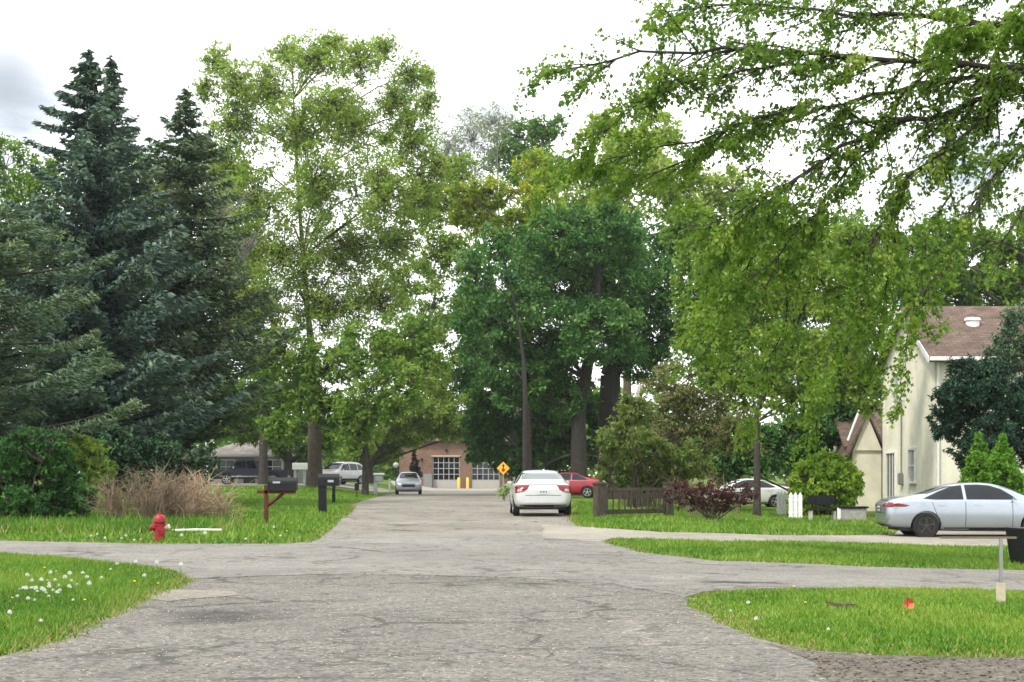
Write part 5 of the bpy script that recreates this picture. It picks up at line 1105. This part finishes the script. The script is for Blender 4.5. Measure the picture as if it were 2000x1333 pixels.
def fire_station():
    D = 176.5; b = Vector(((780-CX)*D/F, D, -.35)); r = empty('fire_station', b, 0, 'brick fire station with two paned garage doors at the end of the road', 'building'); s = F/D
    def X(px): return (px-780)/s
    def Z(py): return (HY-py)/s+CH+.35
    L = X(1004); ht = Z(862); door = [(845, 898), (921, 976)]; zd = Z(893)
    m = MB(); xs = [0]+[X(p) for d in door for p in d]+[L]
    for i in range(0, len(xs), 2): m.box(((xs[i]+xs[i+1])/2, .2, ht/2), (xs[i+1]-xs[i], .4, ht))
    for d in door: m.box(((X(d[0])+X(d[1]))/2, .2, (zd+ht)/2), (X(d[1])-X(d[0]), .4, ht-zd))
    m.box((L/2, 8, ht/2-.05), (L-.1, 14, ht-.1)); m.build('wall', M_BRICK, r)
    m = MB(); zr = Z(826); m.prism([(-.6, ht), (15.8, ht), (7.5, zr+1.2)], -.4, L+.4, 'X'); m.build('roof', M_SHB, r)
    m = MB(); m.box((L/2, -.12, ht+.02), (L+.4, .5, .22)); m.build('fascia', plain('brown_fascia', (.16, .1, .075), .7), r)
    m = MB(); m.box((X(901), 1.2, Z(857)), (1.6, .8, .42), bev=.06); m.build('roof_unit', M_WHT, r)
    for d in door:
        x0, x1 = X(d[0]), X(d[1]); xc = (x0+x1)/2; w_ = x1-x0; m = MB(); zl = Z(938)
        m.box((xc, .14, zl/2), (w_-.02, .08, zl)); dr = m.build('garage_door', plain('pale_door_panel', (.36, .35, .33), .5, 0, .1), r)
        m = MB(); m.box((xc, .16, (zl+zd)/2), (w_-.02, .04, zd-zl)); m.build('panes', M_GLASS, dr)
        m = MB(); n, k = 5, 4
        for i in range(n+1): m.box((x0+.05+(w_-.1)*i/n, .125, (zl+zd)/2), (.1, .04, zd-zl))
        for j in range(k+1): m.box((xc, .12, zl+(zd-zl)*j/k), (w_-.02, .045, .09))
        m.build('door_frame', plain('door_white_frame', (.27, .27, .27), .5), dr)
        m = MB(); m.box((xc, -.06, zd+.12), (w_+.3, .12, .2)); m.build('lintel', plain('pale_lintel', (.4, .3, .24), .8), r)
    m = MB(); m.box((X(836), -.3, .85), (1.0, .5, 1.7), bev=.03); m.build('utility_box', plain('grey_utility_box', (.2, .2, .2), .6), r)
    m = MB(); m.box((X(872), -.12, zd+.75), (.22, .2, .3), bev=.03); m.build('wall_lamp', M_BLK, r); m = MB(); m.box((X(824), -.12, zd-.3), (.22, .2, .3), bev=.03); m.build('wall_lamp', M_BLK, r)
    for px, lb in ((897, 'yellow bollard by the left garage door'), (914, 'yellow bollard between the garage doors, nearer the right door')):
        m = MB(); m.lathe([(.17, 0), (.17, 1.15), (.13, 1.24), (.03, 1.28)], 14); o = m.build('bollard', M_YEL, None, True, Vector((b.x+X(px), D-1.4, -.33))); tag(o, lb, 'bollard', 'yellow bollards at the fire station')
fire_station()
lobed_tree('cypress_shrub', 'dark reddish cone shrub in front of the fire station wall', 150, 811, [(811, 925, 12, 18), (810, 905, 7, 16), (809, 890, 3.5, 12)], 4, 2.5, [(.02, .012, .012), (.035, .02, .018), (.05, .03, .022)], 'dark_cone_leaves', .08, 80, depth=1, cat='shrub', fork=.1, shell=.5)
lobed_tree('hosta_plant', 'pale green leafy plant left of the white sedan', 78, 982, [(982, 962, 15, 9), (990, 952, 8, 8)], 6, 2.0, [(.2, .3, .12), (.32, .42, .22), (.45, .5, .33)], 'pale_plant_leaves', .02, 81, depth=1, cat='plant', stems=8, tint=.6)
b = at(995, 968); m = MB(); m.box((0, 0, .45), (.22, .1, .95), bev=.02); o = m.build('marker_post', M_WHT, None, False, b); tag(o, 'small white marker post behind the pale green plant', 'post')
def bungalow():
    D = 130; b = atD(405, D); r = empty('bungalow', b, R(-4), 'low grey bungalow with wide brown grey roof behind the pickup', 'house'); s = F/D; L = 8.6; ht = 2.5; zr = (HY-858)/s+CH-b.z
    m = MB(); m.box((L/2, 3.5, ht/2), (L, 7, ht)); m.build('wall', plain('grey_siding', (.3, .29, .27), .8), r)
    m = MB(); m.add([(-.6, -.6, ht-.1), (L+.6, -.6, ht-.1), (L+.6, 7.6, ht-.1), (-.6, 7.6, ht-.1), (2.2, 3.5, zr), (L-1.6, 3.5, zr)], [(0, 1, 5, 4), (1, 2, 5), (2, 3, 4, 5), (3, 0, 4), (3, 2, 1, 0)]); m.build('roof', M_SHG, r)
    m = MB(); m.box((L/2, -.62, ht-.16), (L+1.2, .1, .18)); m.build('fascia', plain('grey_fascia', (.36, .36, .36), .7), r)
    window(r, 1.6, 1.4, 1.4, 1.1, 0, cols=2); window(r, 5.6, 1.4, 1.6, 1.1, 0, cols=2)
    m = MB(); m.box((3.6, -.05, 1.02), (.95, .1, 2.04)); m.build('door', M_DARKTRIM, r)
bungalow()
b = at(14, 1012); m = MB(); m.tube([(0, 0, -.1), (.02, 0, .8), (0, 0, 1.5)], [.09, .08, .075], 8); o = m.build('old_post', barkmat('dark_bark', (.05, .045, .04)), None, True, b); tag(o, 'dark old post standing inside the overgrown shrub at the left edge', 'post')
